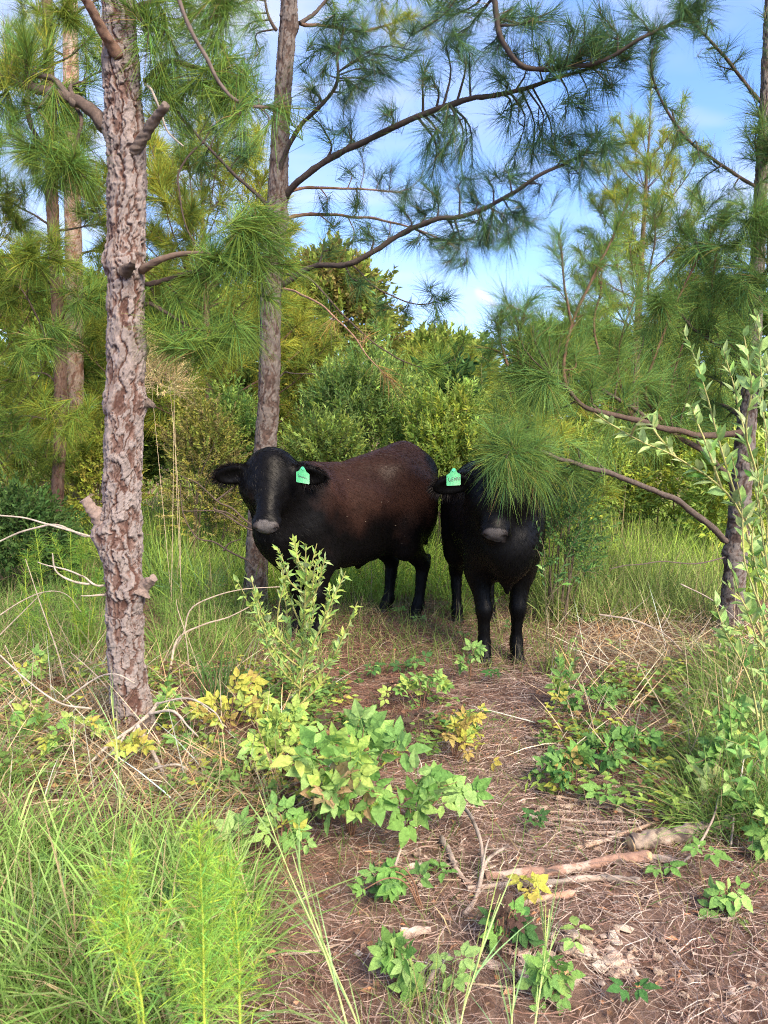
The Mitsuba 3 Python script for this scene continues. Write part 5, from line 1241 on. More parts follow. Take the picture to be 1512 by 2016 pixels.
def leafy(name, label, stems, shape, mixd, n, size, seed, cat='plant', group=None, r=0.004, stem_col=(0.20, 0.22, 0.08), t0=0.1, up=0.5, face=0.45, spread=1.0, topsmall=0.5, stemname='stem', extra=0):
    """A plant: stems through points, leaves of their own along them."""
    rng = np.random.default_rng(seed)
    t = thing(name, label, cat, group)
    Ps = []
    for s in stems:
        P = spline(s, 20)
        P[1:] += (meshkit.fbm(P[1:] * 9, 2, seed) - 0.5)[:, None] * np.array([0.015, 0.02, 0.01])
        part(t, stemname, Soup().add(*tube(P, np.linspace(r, r * 0.35, 20), 5, stem_col)), 'wood')
        Ps.append(P)
    ln = np.array([np.linalg.norm(np.diff(P, axis=0), axis=1).sum() for P in Ps])
    for i in range(min(n, 300)):
        j = rng.choice(len(Ps), p=ln / ln.sum())
        P = Ps[j]
        u = t0 + (1 - t0) * rng.random() ** 0.85
        k = min(int(u * 19), 18)
        tg = unit(P[k + 1] - P[k])
        p = P[k] + (P[k + 1] - P[k]) * (u * 19 - k if k < 19 else 0)
        a = rng.normal(size=3)
        side = unit(a - tg * (a @ tg))
        d = unit(tg * (0.5 + 0.6 * u) + side * spread + [0, 0, up * 0.3])
        nr = np.array([0, -face, 1.0]) + rng.normal(0, 0.35, 3)
        leaf_part(t, shape if not isinstance(shape, (list, tuple)) else shape[rng.integers(len(shape))], pick(rng, mixd), int(rng.integers(0, 4)), p, d, nr, size * rng.uniform(0.65, 1.15) * (1 - (1 - topsmall) * u ** 2))
    if extra:
        j = rng.choice(len(Ps), extra, p=ln / ln.sum())
        k = rng.integers(int(t0 * 19), 19, extra)
        b = np.array([Ps[a][c] for a, c in zip(j, k)])
        tg = np.array([unit(Ps[a][min(c + 1, 19)] - Ps[a][max(c - 1, 0)]) for a, c in zip(j, k)])
        col = np.array([PAL[pick(rng, mixd)] for _ in range(extra)]) * np.exp(rng.normal(0, 0.15, (extra, 1)))
        S = Soup()
        leaves(S, b, tg * 0.9 + unit(rng.normal(size=(extra, 3))), rng.normal(0, 0.4, (extra, 3)) + [0, -0.5, 0.8], size * 0.66 * rng.uniform(0.6, 1.1, extra), size * 0.20, col, rng)
        part(t, 'small_leaves', S, 'leaf', smooth=False, kind='stuff')
    return t


def branching(rng, foot, top, n, spread, lo=0.25):
    """Stems of a shrubby plant: a main one and n side ones rising from it."""
    foot, top = np.asarray(foot, float), np.asarray(top, float)
    h = top - foot
    main = [foot - [0, 0, 0.02], foot + h * 0.35 + rng.normal(0, 0.02, 3), foot + h * 0.7 + rng.normal(0, 0.03, 3), top]
    P = spline(main, 20)
    out = [main]
    L = np.linalg.norm(h)
    for i in range(n):
        u = lo + (0.9 - lo) * (i + rng.random()) / n
        p = P[int(u * 19)]
        a = rng.uniform(0, 6.283)
        o = np.array([math.cos(a), math.sin(a) * 0.8, 0])
        l = L * spread * rng.uniform(0.6, 1.1) * (1.15 - u)
        out.append([p, p + o * l * 0.45 + [0, 0, l * 0.45], p + o * l * 0.75 + [0, 0, l * 1.15]])
    return out


G = lambda x, y: gr(x, y)
# --- the leafy sapling in front of the brown cow
rng = R(301)
foot = G(575, 1440)
d = foot[1]
leafy('sapling', 'leafy light green sapling in front of the brown cow\'s chest', branching(rng, foot, at(624, 1070, d + 0.05), 20, 0.60, 0.20) + [[foot + [0, 0, 0.25], at(545, 1230, d), at(568, 1120, d - 0.05)], [foot + [0, 0, 0.2], at(625, 1250, d - 0.1), at(680, 1125, d - 0.1)], [foot + [0, 0, 0.3], at(530, 1260, d - .1), at(500, 1160, d - 0.1)]],
      ['lance', 'lance', 'lance', 'oval'], {'light': 4, 'pale': 2, 'lime': 4}, 240, 0.076, 302, 'sapling', extra=650, r=0.0055, stem_col=(0.30, 0.28, 0.10), t0=0.15, up=1.0, spread=0.75)
# --- the pale shrub in front of the right hand pine
rng = R(305)
D = 3.3
foot = G(1500, 1500)
st = [[foot, at(1500, 1250, D), at(1512, 1000, D), at(1500, 760, D - .05), at(1490, 620, D - .1)],
      [at(1500, 1250, D), at(1470, 1050, D - .1), at(1420, 960, D - .2), at(1330, 900, D - .3), at(1240, 860, D - .4), at(1170, 812, D - .45)],
      [at(1505, 1100, D), at(1450, 980, D), at(1410, 850, D), at(1380, 740, D), at(1345, 650, D)],
      [at(1505, 1050, D), at(1475, 900, D + .05), at(1450, 780, D + .1), at(1425, 690, D + .1)],
      [at(1420, 960, D - .2), at(1400, 900, D - .25), at(1370, 830, D - .25), at(1362, 800, D - .3)],
      [at(1240, 860, D - .4), at(1250, 840, D - .45), at(1275, 815, D - .5)], [at(1330, 900, D - .3), at(1290, 850, D - .3), at(1280, 830, D - .3)],
      [at(1500, 1250, D), at(1460, 1180, D - .1), at(1440, 1120, D - .2)], [foot, at(1480, 1350, D - .1), at(1430, 1250, D - .15), at(1405, 1180, D - .2)],
      [at(1510, 1000, D), at(1530, 900, D - .1), at(1520, 760, D - .2), at(1500, 700, D - .2)], [at(1512, 1000, D), at(1470, 860, D - .2), at(1480, 760, D - .3), at(1465, 660, D - .3)]]
leafy('leafy_shrub', 'pale grey green shrub with narrow leaves in front of the right hand pine trunk', st, ['lance', 'lance', 'oval'], {'grey': 4, 'pale': 3, 'light': 1.2, 'green': 0.6}, 300, 0.092, 306, 'shrub', r=0.006, stem_col=(0.34, 0.33, 0.13), t0=0.08, up=0.9, spread=0.8, topsmall=0.6)
st = [[G(1530, 1480), at(1530, 1250, D - .1), at(1500, 1050, D - .2), at(1490, 900, D - .3)], [G(1530, 1480), at(1500, 1300, D - .1), at(1470, 1200, D - .2), at(1430, 1150, D - .2)], [at(1520, 1250, D - .1), at(1470, 1120, D - .2), at(1460, 1000, D - .2), at(1440, 900, D - .3)],
      [at(1525, 1150, D - .1), at(1520, 1000, D - .3), at(1510, 860, D - .4), at(1495, 780, D - .4)], [at(1520, 1200, D), at(1480, 1080, D - .1), at(1500, 960, D - .1), at(1512, 840, D - .1)], [at(1525, 1300, D), at(1480, 1250, D - .2), at(1430, 1235, D - .3)]]
leafy('leafy_shrub', 'second pale leafy shrub crowding the right edge below the first one', st, ['lance', 'lance', 'oval'], {'grey': 4, 'pale': 3, 'light': 2, 'lime': 2}, 130, 0.078, 311, 'shrub', r=0.005, stem_col=(0.34, 0.33, 0.13), t0=0.1, up=0.9, spread=0.8, topsmall=0.6)
rng = R(307)
foot = G(1545, 1560)
d = foot[1]
leafy('leafy_shrub', 'fresh green leafy weed below the pale shrub at the right', [[foot, at(1500, 1400, d), at(1460, 1240, d)], [foot, at(1470, 1420, d - .1), at(1400, 1360, d - .15)], [foot, at(1520, 1380, d), at(1500, 1200, d)], [foot, at(1480, 1480, d - .1), at(1420, 1450, d - .2)]],
      ['lance', 'oval'], {'green': 3, 'light': 3, 'grey': 1}, 60, 0.062, 308, 'weed', r=0.004, up=0.7)
for k, (lab, fx, fy, tips_, mx) in enumerate((('leafy weed with oval leaves in front of the tall grass at the right edge', 1530, 1640, [(1490, 1440), (1450, 1480), (1420, 1530)], {'green': 3, 'light': 2}), ('pale stemmed weed standing beside the star shaped sprig', 1450, 1560, [(1430, 1330), (1400, 1400), (1460, 1380)], {'light': 2, 'lime': 1, 'green': 2}), ('low green weed at the foot of the right hand pine', 1440, 1330, [(1430, 1240), (1400, 1270), (1460, 1230)], {'light': 2, 'lime': 2, 'yellow': .4}), ('small leafy weed in front of the bare grey branches', 1110, 1390, [(1100, 1290), (1130, 1300), (1085, 1330)], {'lime': 2, 'light': 2, 'green': 2}), ('leafy weed left of the thick trunk near the dry stems', 60, 1480, [(40, 1380), (90, 1390), (20, 1420)], {'lime': 2, 'green': 3}), ('round leaved weed just right of the thick trunk', 320, 1440, [(330, 1330), (345, 1370), (310, 1380)], {'green': 3, 'lime': 1}))):
    f_ = G(fx, fy)
    leafy('weed', lab, [[f_, f_ * 0.5 + at(x, y, f_[1] - .05) * 0.5, at(x, y, f_[1] - .08 * i)] for i, (x, y) in enumerate(tips_)], ['lance', 'oval', 'oval'], mx, 60, 0.08, 315 + k, 'weed', r=0.003, up=0.6)
# twig with a few leaves in front of the black cow's flank
rng = R(309)
d = 4.5
leafy('sapling', 'thin sapling with small dark leaves across the black cow\'s shoulder', [[G(1075, 1330), at(1075, 1200, d), at(1070, 1080, d), at(1052, 1040, d), at(1030, 995, d)], [at(1075, 1150, d), at(1062, 1090, d - .05), at(1046, 1075, d - .05)], [at(1076, 1200, d), at(1110, 1110, d), at(1150, 1030, d)], [at(1076, 1180, d), at(1120, 1140, d + .1), at(1190, 1110, d + .1)]],
      'lance', {'green': 2, 'dark': 3, 'grey': 0.7}, 90, 0.062, 310, 'sapling', r=0.0035, stem_col=(0.10, 0.09, 0.05), t0=0.25, up=0.4)

# --- brambles
def bramble(label, foot, tips, mixd, n, size, seed, shape=('bramble5', 'bramble3', 'bramble3'), group=None, name='bramble'):
    d = foot[1]
    st = []
    rng = np.random.default_rng(seed)
    for (x, y, dd) in tips:
        e = at(x, y, d + dd)
        st.append([foot - [0, 0, 0.02], foot * 0.55 + e * 0.45 + [0, 0, 0.08], e])
    return leafy(name, label, st, list(shape), mixd, n, size, seed, 'bramble', group, r=0.0032, stem_col=(0.20, 0.11, 0.07), t0=0.3, up=0.35, face=0.75, spread=0.9, topsmall=0.85, stemname='cane')


bramble('big broad leaved bramble with fresh green toothed leaves in the middle of the picture', G(690, 1650), [(640, 1430, -.05), (720, 1420, .1), (780, 1470, 0), (690, 1480, -.1), (600, 1480, -.1), (750, 1560, -.15), (660, 1560, -.2)], {'green': 4, 'light': 4, 'lime': 1}, 50, 0.145, 321)
bramble('bramble trailing to the right of the big one, with bright notched leaf sprays', G(800, 1660), [(830, 1530, -.05), (900, 1540, 0), (930, 1570, 0), (770, 1570, -.1), (810, 1600, -.1), (860, 1580, -.1)], {'green': 4, 'light': 4}, 24, 0.145, 322)
bramble('bramble with pinkish young leaves below the big green one', G(640, 1640), [(610, 1540, -.15), (650, 1570, -.2), (690, 1530, -.15), (720, 1600, -.2)], {'rusty': 3, 'light': 3, 'lime': 2}, 22, 0.135, 323)
bramble('yellow leaved bramble right of the thick trunk\'s foot', G(450, 1470), [(420, 1370, 0), (470, 1345, .1), (500, 1340, .15), (390, 1400, -.05), (440, 1420, -.1), (520, 1380, 0)], {'yellow': 4, 'lime': 3, 'gold': 1}, 51, 0.094, 324)
bramble('lime green bramble behind the big one, below the leafy sapling', G(560, 1540), [(540, 1420, 0), (580, 1400, .1), (510, 1460, -.05), (600, 1450, 0), (490, 1500, -.1), (555, 1500, -.1)], {'lime': 4, 'light': 3, 'yellow': 1}, 60, 0.094, 325)
bramble('gold leaved bramble spray right of the big green bramble', G(890, 1500), [(930, 1410, 0), (900, 1430, 0), (950, 1400, .05), (880, 1450, -.05), (930, 1490, -.1), (970, 1500, -.1)], {'yellow': 4, 'gold': 2, 'lime': 1}, 30, 0.082, 326)
bramble('green bramble in front of the black cow\'s left hoof', G(925, 1340), [(930, 1290, 0), (910, 1310, -.1), (940, 1275, 0)], {'light': 3, 'green': 2}, 18, 0.082, 327)
bramble('light green bramble left of the thick trunk', G(90, 1380), [(70, 1290, 0), (100, 1300, 0), (50, 1320, -.05), (30, 1340, -.1)], {'lime': 3, 'light': 3, 'yellow': 1}, 27, 0.082, 328)
bramble('yellowing bramble before the thick trunk at its left foot', G(150, 1500), [(140, 1420, 0), (180, 1430, 0), (110, 1450, -.1), (200, 1440, .1), (95, 1460, -.1)], {'lime': 3, 'yellow': 2, 'green': 2}, 33, 0.082, 329)
bramble('yellow sprig at the very foot of the thick trunk', G(270, 1530), [(265, 1460, -.1), (285, 1475, -.1), (240, 1470, -.1)], {'yellow': 4, 'lime': 1}, 13, 0.090, 330)
bramble('dark green creeping bramble in the middle of the path', G(1190, 1520), [(1170, 1460, 0), (1230, 1460, 0), (1290, 1450, 0), (1150, 1490, -.1), (1210, 1490, -.1), (1250, 1475, 0)], {'green': 3, 'dark': 3}, 45, 0.094, 331)
bramble('green creeping bramble left of the path\'s middle patch', G(1130, 1550), [(1110, 1500, 0), (1150, 1500, 0), (1080, 1520, 0), (1040, 1530, 0), (1100, 1530, -.1)], {'green': 4, 'dark': 1, 'gold': .6}, 36, 0.082, 332)
bramble('green bramble growing up at the right side of the path', G(1440, 1560), [(1400, 1470, 0), (1430, 1440, 0), (1370, 1500, -.1), (1450, 1400, .1), (1420, 1510, -.1)], {'green': 4, 'light': 2}, 45, 0.094, 333)
bramble('star shaped pale bramble sprig at the right of the path', G(1400, 1600), [(1398, 1550, 0)], {'pale': 1, 'lime': 1}, 4, 0.082, 334, shape=('bramble5',))
bramble('sprawling green bramble at the path\'s far end below the straw heap', G(1180, 1420), [(1150, 1370, 0), (1200, 1380, 0), (1230, 1370, .1), (1120, 1390, 0)], {'green': 4, 'light': 1}, 30, 0.082, 335)
bramble('green bramble between the pebbles and the fallen logs', G(840, 1790), [(720, 1740, 0), (740, 1720, 0), (700, 1760, -.1), (760, 1760, 0)], {'green': 4, 'dark': 1}, 24, 0.082, 336)
bramble('green weed with toothed leaves low in the picture right of the grass stalks', G(780, 1960), [(770, 1880, 0), (800, 1900, 0), (760, 1920, 0), (810, 1930, 0)], {'green': 4, 'light': 2}, 27, 0.082, 337)
bramble('dark bramble beside the small fallen stick', G(990, 1870), [(990, 1830, 0), (1020, 1820, 0), (970, 1850, 0), (1040, 1850, 0)], {'dark': 3, 'maroon': 2, 'green': 1}, 27, 0.078, 338)
bramble('leafy green weed at the bottom of the picture in the path', G(1090, 1985), [(1080, 1930, 0), (1110, 1950, 0), (1060, 1970, 0)], {'green': 4, 'light': 2}, 22, 0.078, 339)
bramble('light green sprig on the bare path at the right', G(1430, 1800), [(1425, 1765, 0), (1450, 1790, 0), (1410, 1780, 0)], {'light': 3, 'green': 2}, 13, 0.082, 340)
bramble('green bramble at the end of the thick log', G(1530, 1700), [(1500, 1640, 0), (1520, 1600, 0), (1490, 1690, 0), (1510, 1650, 0)], {'green': 3, 'light': 2}, 24, 0.082, 341)
bramble('green five fingered sprig behind the feathery weeds', G(470, 1700), [(465, 1660, 0), (480, 1650, 0)], {'green': 3, 'grey': 1}, 9, 0.098, 342)
bramble('loose bramble at the left foot of the big bramble', G(560, 1720), [(530, 1640, 0), (575, 1640, 0), (545, 1600, 0), (600, 1660, 0)], {'light': 2, 'green': 3, 'yellow': 1}, 21, 0.082, 343)
bramble('bramble clump on the bank behind the big bramble', G(830, 1400), [(820, 1340, 0), (860, 1330, 0), (790, 1350, 0), (760, 1370, -.05), (880, 1350, 0)], {'light': 3, 'lime': 2, 'green': 1}, 45, 0.082, 344)
# seedlings over the litter
MARKS = [(gr(275, 1455), "the thick trunk's foot"), (gr(690, 1640), 'the big bramble'), (gr(1360, 1660), 'the thick log'), (gr(980, 1300), "the black cow's hooves"), (gr(1290, 1300), 'the straw heap'), (gr(1150, 1885), 'the limestone patch'), (gr(575, 1440), 'the leafy sapling'), (gr(1110, 1725), 'the scaly fallen branch'), (gr(390, 1990), 'the feathery weeds'), (gr(1230, 1480), 'the dark creeping bramble'), (gr(1440, 1520), 'the path side weeds'), (gr(760, 1960), 'the low toothed weed'), (gr(120, 1450), 'the yellowing bramble'), (gr(800, 1360), 'the bank bramble')]


def where(p):
    q = min(MARKS, key=lambda m: np.linalg.norm(m[0][:2] - p[:2]))
    d = p - q[0]
    rel = ('right of' if d[0] > 0 else 'left of') if abs(d[0]) > abs(d[1]) else ('behind' if d[1] > 0 else 'in front of')
    return f'{rel} {q[1]}'


rng = R(350)
pos = scatter([(-1.5, 1.75), (1.5, 1.75), (3.2, 6.0), (-3.2, 6.0)], 95, rng)
for p in pos:
    h = rng.uniform(0.04, 0.13)
    top = p + [0.005, 0, h]
    mixd = {'green': 4, 'dark': 2, 'light': 1.5, 'maroon': 1.2, 'yellow': 0.4}
    c0 = pick(rng, mixd)
    a0, nl, five = rng.uniform(0, 6.28), int(rng.integers(2, 5)), rng.random() < 0.6
    t = thing('seedling', f"{'tall' if h > 0.09 else 'low'} {dict(green='green', dark='dark green', light='light green', maroon='brownish', yellow='yellow')[c0]} seedling with {('two', 'three', 'four')[nl - 2]} leaves {where(p)}", 'seedling', 'seedlings in the pine litter')
    part(t, 'stem', Soup().add(*tube(spline([p - [0, 0, 0.01], p + [0.005, 0, h]], 4), 0.0018, 4, (0.16, 0.13, 0.06))), 'wood')
    for k in range(nl):
        a = a0 + k * 2.3
        leaf_part(t, 'bramble5' if five else 'bramble3', c0, int(rng.integers(0, 4)), top - [0, 0, h * 0.25 * k / 3], [math.cos(a), math.sin(a), rng.uniform(-0.1, 0.5)], np.array([0, -0.3, 1]) + rng.normal(0, 0.2, 3), rng.uniform(0.05, 0.095))

# --- feathery weeds close to the camera, and farther ones left of the thick trunk
def fennel(label, stem, n, ln, seed, col=(0.30, 0.50, 0.085), width=0.0018, r=0.0032):
    rng = np.random.default_rng(seed)
    t = thing('feathery_weed', label, 'weed')
    P = spline(stem, 40)
    part(t, 'stem', Soup().add(*tube(P, np.linspace(r, r * 0.4, 40), 6, (0.34, 0.42, 0.06))), 'wood')
    Ps, ws = [P], [1.0]
    H = np.linalg.norm(np.diff(P, axis=0), axis=1).sum()
    Wd = Soup()
    for q in range(9):
        k = int(rng.uniform(0.25, 0.9) * 39)
        a = rng.uniform(0, 6.283)
        l = H * rng.uniform(0.10, 0.22) * (1.2 - k / 39)
        o = np.array([math.cos(a), math.sin(a), 0])
        Q = spline([P[k], P[k] + o * l * 0.35 + [0, 0, l * 0.5], P[k] + o * l * 0.55 + [0, 0, l * 1.05]], 40)
        Wd.add(*tube(Q[::5], r * 0.35, 4, (0.34, 0.44, 0.08)))
        Ps.append(Q), ws.append(l / H * 1.1)
    part(t, 'twigs', Wd, 'wood', kind='stuff')
    ws = np.array(ws) / sum(ws)
    S = Soup()
    for Q, w in zip(Ps, ws):
        m_ = max(12, int(n * w))
        u = rng.random(m_) ** 0.8
        x = u * 38
        k = x.astype(int)
        base = Q[k] + (Q[k + 1] - Q[k]) * (x - k)[:, None]
        tg = unit(Q[k + 1] - Q[k])
        a = rng.normal(size=(m_, 3))
        side = unit(a - tg * (a * tg).sum(1, keepdims=True))
        d = tg * rng.uniform(0.2, 1.8, (m_, 1)) + side + rng.normal(0, 0.25, (m_, 3))
        L = ln * rng.uniform(0.35, 1.25, m_) * (1.1 - 0.5 * u) * (1 if Q is P else 0.7)
        c = hue(col, m_, rng, 0.22, 0.06)
        dead = rng.random(m_) < 0.05
        c[dead] = (0.42, 0.34, 0.13)
        S.add(*blades(base, d, L, width, rng.uniform(-0.1, 0.5, m_), c, rng, segs=3))
        S.add(*blades(base + unit(d) * (L * 0.45)[:, None], unit(d) + rng.normal(0, 0.6, (m_, 3)), L * 0.55, width * 0.8, 0.15, c, rng, segs=2))
    part(t, 'foliage', S, 'leaf', smooth=False, kind='stuff')


def px_stem(l, d, lean=0.0):
    top = [at(x, y, d + lean * i) for i, (x, y) in enumerate(l)]
    b = top[0]
    return [onground(b[0] - (top[1][0] - b[0]) * 0.8, b[1])] + top


fennel('bright feathery weed, leftmost of the three close to the camera', px_stem([(282, 2000), (252, 1860), (243, 1760), (262, 1680)], 1.28, -0.02), 800, 0.095, 361)
fennel('bright feathery weed side shoot leaning left beside the leftmost one', px_stem([(262, 1900), (225, 1760), (190, 1712)], 1.30), 170, 0.07, 365)
fennel('bright feathery weed, tallest of the three close to the camera', px_stem([(402, 2010), (400, 1860), (396, 1740), (390, 1610)], 1.36), 1000, 0.090, 362)
fennel('bright feathery weed, drooping right hand one of the three close to the camera', px_stem([(472, 2010), (470, 1880), (456, 1760), (412, 1690)], 1.40, 0.02), 760, 0.085, 363)
fennel('thin feathery weed right behind the tallest of the near ones', px_stem([(385, 2010), (378, 1880), (372, 1760), (365, 1680)], 1.5), 600, 0.08, 364)
for k, l in enumerate(([(155, 1250), (125, 1120), (100, 1050)], [(95, 1240), (80, 1120), (68, 1035)], [(150, 1265), (142, 1150), (138, 1040)], [(165, 1260), (162, 1120), (168, 1055)], [(175, 1260), (188, 1170), (196, 1120)], [(60, 1250), (50, 1150), (55, 1080)])):
    fennel(('feathery green weed left of the thick trunk, the one leaning to the dark shrub', 'tallest feathery weed left of the thick trunk', 'feathery weed in the middle of the bunch left of the thick trunk', 'feathery weed close beside the thick trunk', 'short feathery weed touching the thick trunk', 'outermost feathery weed at the left')[k],
           [gr(l[0][0], 1290)] + pxs(l, gr(l[0][0], 1290)[1]), 520, 0.13, 370 + k, col=(0.24, 0.40, 0.065), width=0.0026, r=0.005)

# --- single grass tufts and stalks
def grass_tuft(label, foot, n, ln, seed, col, width=0.005, lean=0.3, bend=0.5, tilt=(0, 0), spread=0.05, dry=0.1):
    rng = np.random.default_rng(seed)
    t = thing('grass_tuft', label, 'grass tuft')
    b = foot + rng.normal(0, spread, (n, 3)) * [1, 1, 0]
    d = np.column_stack([rng.normal(tilt[0], lean, n), rng.normal(tilt[1], lean, n), np.ones(n)])
    c = hue(col, n, rng, 0.2)
    k = rng.random(n) < dry
    c[k] = (0.36, 0.28, 0.15)
    part(t, 'blades', Soup().add(*blades(b, d, ln * rng.uniform(0.5, 1.1, n), width, bend * rng.uniform(0.2, 1.4, n), c, rng, segs=4)), 'leaf', smooth=False, kind='stuff')


grass_tuft('upright green grass tuft between the thick trunk and the leafy sapling', G(435, 1400), 90, 0.50, 401, (0.123, 0.225, 0.0653), 0.007, 0.22, 0.25)
grass_tuft('arching blue green grass tuft right of the thick trunk', G(400, 1190), 150, 0.72, 402, (0.217, 0.348, 0.16), 0.010, 0.45, 0.7)
grass_tuft('wide spreading grass tuft on the right side of the path', G(1390, 1640), 170, 0.42, 403, (0.174, 0.29, 0.0798), 0.0045, 0.8, 0.6, (-0.6, 0))
grass_tuft('tall grass tuft beside the leafy weed at the right edge', G(1500, 1640), 150, 0.50, 404, (0.174, 0.275, 0.0725), 0.0045, 0.45, 0.45, (-0.1, 0))
grass_tuft('grass tuft in the straw before the right hand pine', G(1100, 1330), 90, 0.40, 405, (0.217, 0.304, 0.0725), 0.005, 0.25, 0.35, dry=0.3)
grass_tuft('grass tuft behind the feathery weeds', G(330, 1800), 190, 0.40, 406, (0.174, 0.304, 0.087), 0.0045, 0.45, 0.5)
grass_tuft('pale grass tuft in the lower left corner of the picture', G(60, 1900), 190, 0.40, 407, (0.261, 0.362, 0.145), 0.0042, 0.65, 0.6)
grass_tuft('grass tuft at the bottom of the picture right of the tall stalks', G(830, 2010), 60, 0.30, 408, (0.246, 0.348, 0.102), 0.0035, 0.3, 0.3)
grass_tuft('bright grass tuft at the brown cow\'s far hind leg', G(900, 1210), 110, 0.45, 409, (0.203, 0.319, 0.0725), 0.007, 0.35, 0.6)
grass_tuft('grass tuft at the left edge beneath the light green bramble', G(-10, 1560), 120, 0.5, 410, (0.174, 0.275, 0.0725), 0.005, 0.5, 0.6, (0.2, 0))


def stalk(label, pts, r, col=(0.435, 0.522, 0.189), seedhead=True, seed=0):
    rng = np.random.default_rng(seed)
    t = thing('grass_stalk', label, 'grass stalk')
    P = spline(pts, 30)
    S = Soup().add(*tube(P, np.linspace(r, r * 0.35, 30), 5, col))
    part(t, 'stem', S, 'wood')
    n = 16
    k = rng.integers(3, 26, n)
    tg = unit(P[k + 1] - P[k])
    part(t, 'blades', Soup().add(*blades(P[k], tg + rng.normal(0, 0.18, (n, 3)), rng.uniform(0.12, 0.3, n), 0.004, 0.15, hue((0.319, 0.478, 0.174), n, rng, 0.15), rng, segs=3)), 'leaf', smooth=False, kind='stuff')


for k, (lab, l, dd) in enumerate((('tall pale grass stalk leaning left across the foreground', [(690, 2050), (640, 1880), (570, 1720), (510, 1560)], 1.45), ('tall grass stalk beside the leaning pale one', [(715, 2050), (650, 1890), (600, 1760), (575, 1680)], 1.5), ('thin grass stalk right of the leaning pale ones', [(905, 2050), (940, 1900), (985, 1760)], 1.55), ('single bare grass stalk in the middle of the picture bottom', [(1010, 2050), (1012, 1950), (1008, 1900)], 1.6), ('thin upright grass stalk on the path', [(1050, 2040), (1070, 1900), (1082, 1790)], 1.7), ('tall thin stalk rising before the thick trunk\'s left foot', [(238, 1720), (232, 1500), (218, 1370)], 2.5))):
    P = [at(x, y, dd + 0.12 * i) for i, (x, y) in enumerate(l)]
    P = [onground(P[0][0] + 0.05, P[0][1] - 0.05)] + P if P[0][2] > 0.05 else P
    stalk(lab, P, 0.0028, seed=420 + k)


# ------------------------------------------------------------------ fallen wood and stones
def log(name, label, l, r0, r1, seed, col=(0.30, 0.22, 0.17), lift=None, cut=True, forks=(), cat='stick', sides=26, cutcol=(0.52, 0.36, 0.20)):
    """A fallen branch lying through ground points, with scaly bark and a pale broken end; forks: (fraction, end point)."""
    rng = np.random.default_rng(seed)
    t = thing(name, label, cat)
    g = np.array([gr(x, y) for x, y, *_ in l])
    g[:, 2] += np.linspace(r0, r1, len(g)) * 0.8 + np.array([(q[2] if len(q) > 2 else 0) for q in l])
    n = 110 if r0 > 0.012 else 22
    P = spline(g, n)
    P[:, 2] += (meshkit.fbm(P * 8, 2, seed) - 0.5) * 0.006
    P[:, 0] += (meshkit.fbm(P * 6 + 4, 2, seed) - 0.5) * 0.012
    P[:, 2] += 0.010
    ring = np.linspace(r0, r1, n) * (1 + 0.16 * (meshkit.fbm(P * 30, 2, seed + 2) - 0.5))
    v, f, c = tube(P, ring, sides if r0 > 0.012 else 6, col, rough=0.6 if r0 > 0.011 else 0.2, seed=seed)
    pe = meshkit.fbm(v * np.array([14.0, 14, 14]) + seed, 3, 3)
    c = c * (0.55 + 0.9 * meshkit.fbm(v * np.array([60.0, 60, 60]), 3, seed + 4))[:, None]
    c = np.where((pe > 0.56)[:, None], np.array([0.30, 0.23, 0.19]) * (0.7 + 0.6 * pe)[:, None] * 1.15, c)
    c = np.where((pe < 0.36)[:, None], np.array([0.10, 0.075, 0.065]), c)
    S = Soup().add(v, f, c)
    part(t, 'stem', S, 'bark')
    if cut and r0 > 0.012:
        a = unit(P[1] - P[0])
        v, f, c = tube([P[0] - a * 0.004, P[0] + a * 0.012], [r0 * 0.94, r0 * 0.98], 14, cutcol)
        part(t, 'broken_end', (v, f, c), 'wood', label='pale broken end')
    for u, (x, y, z) in forks:
        k = int(u * (n - 1))
        e = gr(x, y) + [0, 0, z]
        Q = spline([P[k], P[k] * 0.5 + e * 0.5 + [0, 0, 0.02], e], 14)
        part(t, 'twig', Soup().add(*tube(Q, np.linspace(max(r1, r0 * 0.5), 0.0025, 14), 6, col, rough=0.2)), 'wood')
    return t


PALE, REDB, GREYB = (0.33, 0.27, 0.225), (0.27, 0.165, 0.125), (0.23, 0.195, 0.17)
log('log', 'thick pale log with a broken end lying at the right of the path', [(1240, 1680), (1330, 1660), (1420, 1640), (1500, 1615)], 0.029, 0.026, 501, (0.27, 0.21, 0.165), cat='log')
log('branch', 'scaly fallen branch lying across the path in front of the thick log', [(1275, 1700), (1200, 1705), (1120, 1725), (1030, 1730), (955, 1738)], 0.018, 0.012, 502, REDB, cat='branch')
log('branch', 'long thin fallen branch with patchy bark below the scaly one', [(1258, 1745), (1180, 1738), (1100, 1745), (1020, 1750), (920, 1758)], 0.012, 0.008, 503, GREYB, cat='branch')
log('stick', 'reddish peeled stick lying nearest to the path\'s bare pebbles', [(1130, 1770), (1070, 1780), (1010, 1795), (975, 1805)], 0.012, 0.009, 504, (0.42, 0.23, 0.16))
log('stick', 'forked grey stick standing up from the fallen branches', [(915, 1810), (940, 1770), (958, 1725, .04), (1000, 1705, .06)], 0.009, 0.005, 505, PALE, forks=((0.55, (962, 1705, 0.10)),))
log('stick', 'thin dark curved twig behind the fallen branches', [(900, 1605, .05), (925, 1640, .05), (945, 1680, .03), (952, 1725)], 0.008, 0.006, 506, GREYB)
log('stick', 'grey stick under the bramble running down to the fallen branches', [(868, 1660), (890, 1700), (905, 1730), (930, 1750)], 0.012, 0.008, 507, GREYB)
log('stick', 'long thin stick curving across the path behind the scaly branch', [(1035, 1612), (1100, 1635), (1160, 1647), (1230, 1645)], 0.008, 0.006, 508, PALE)
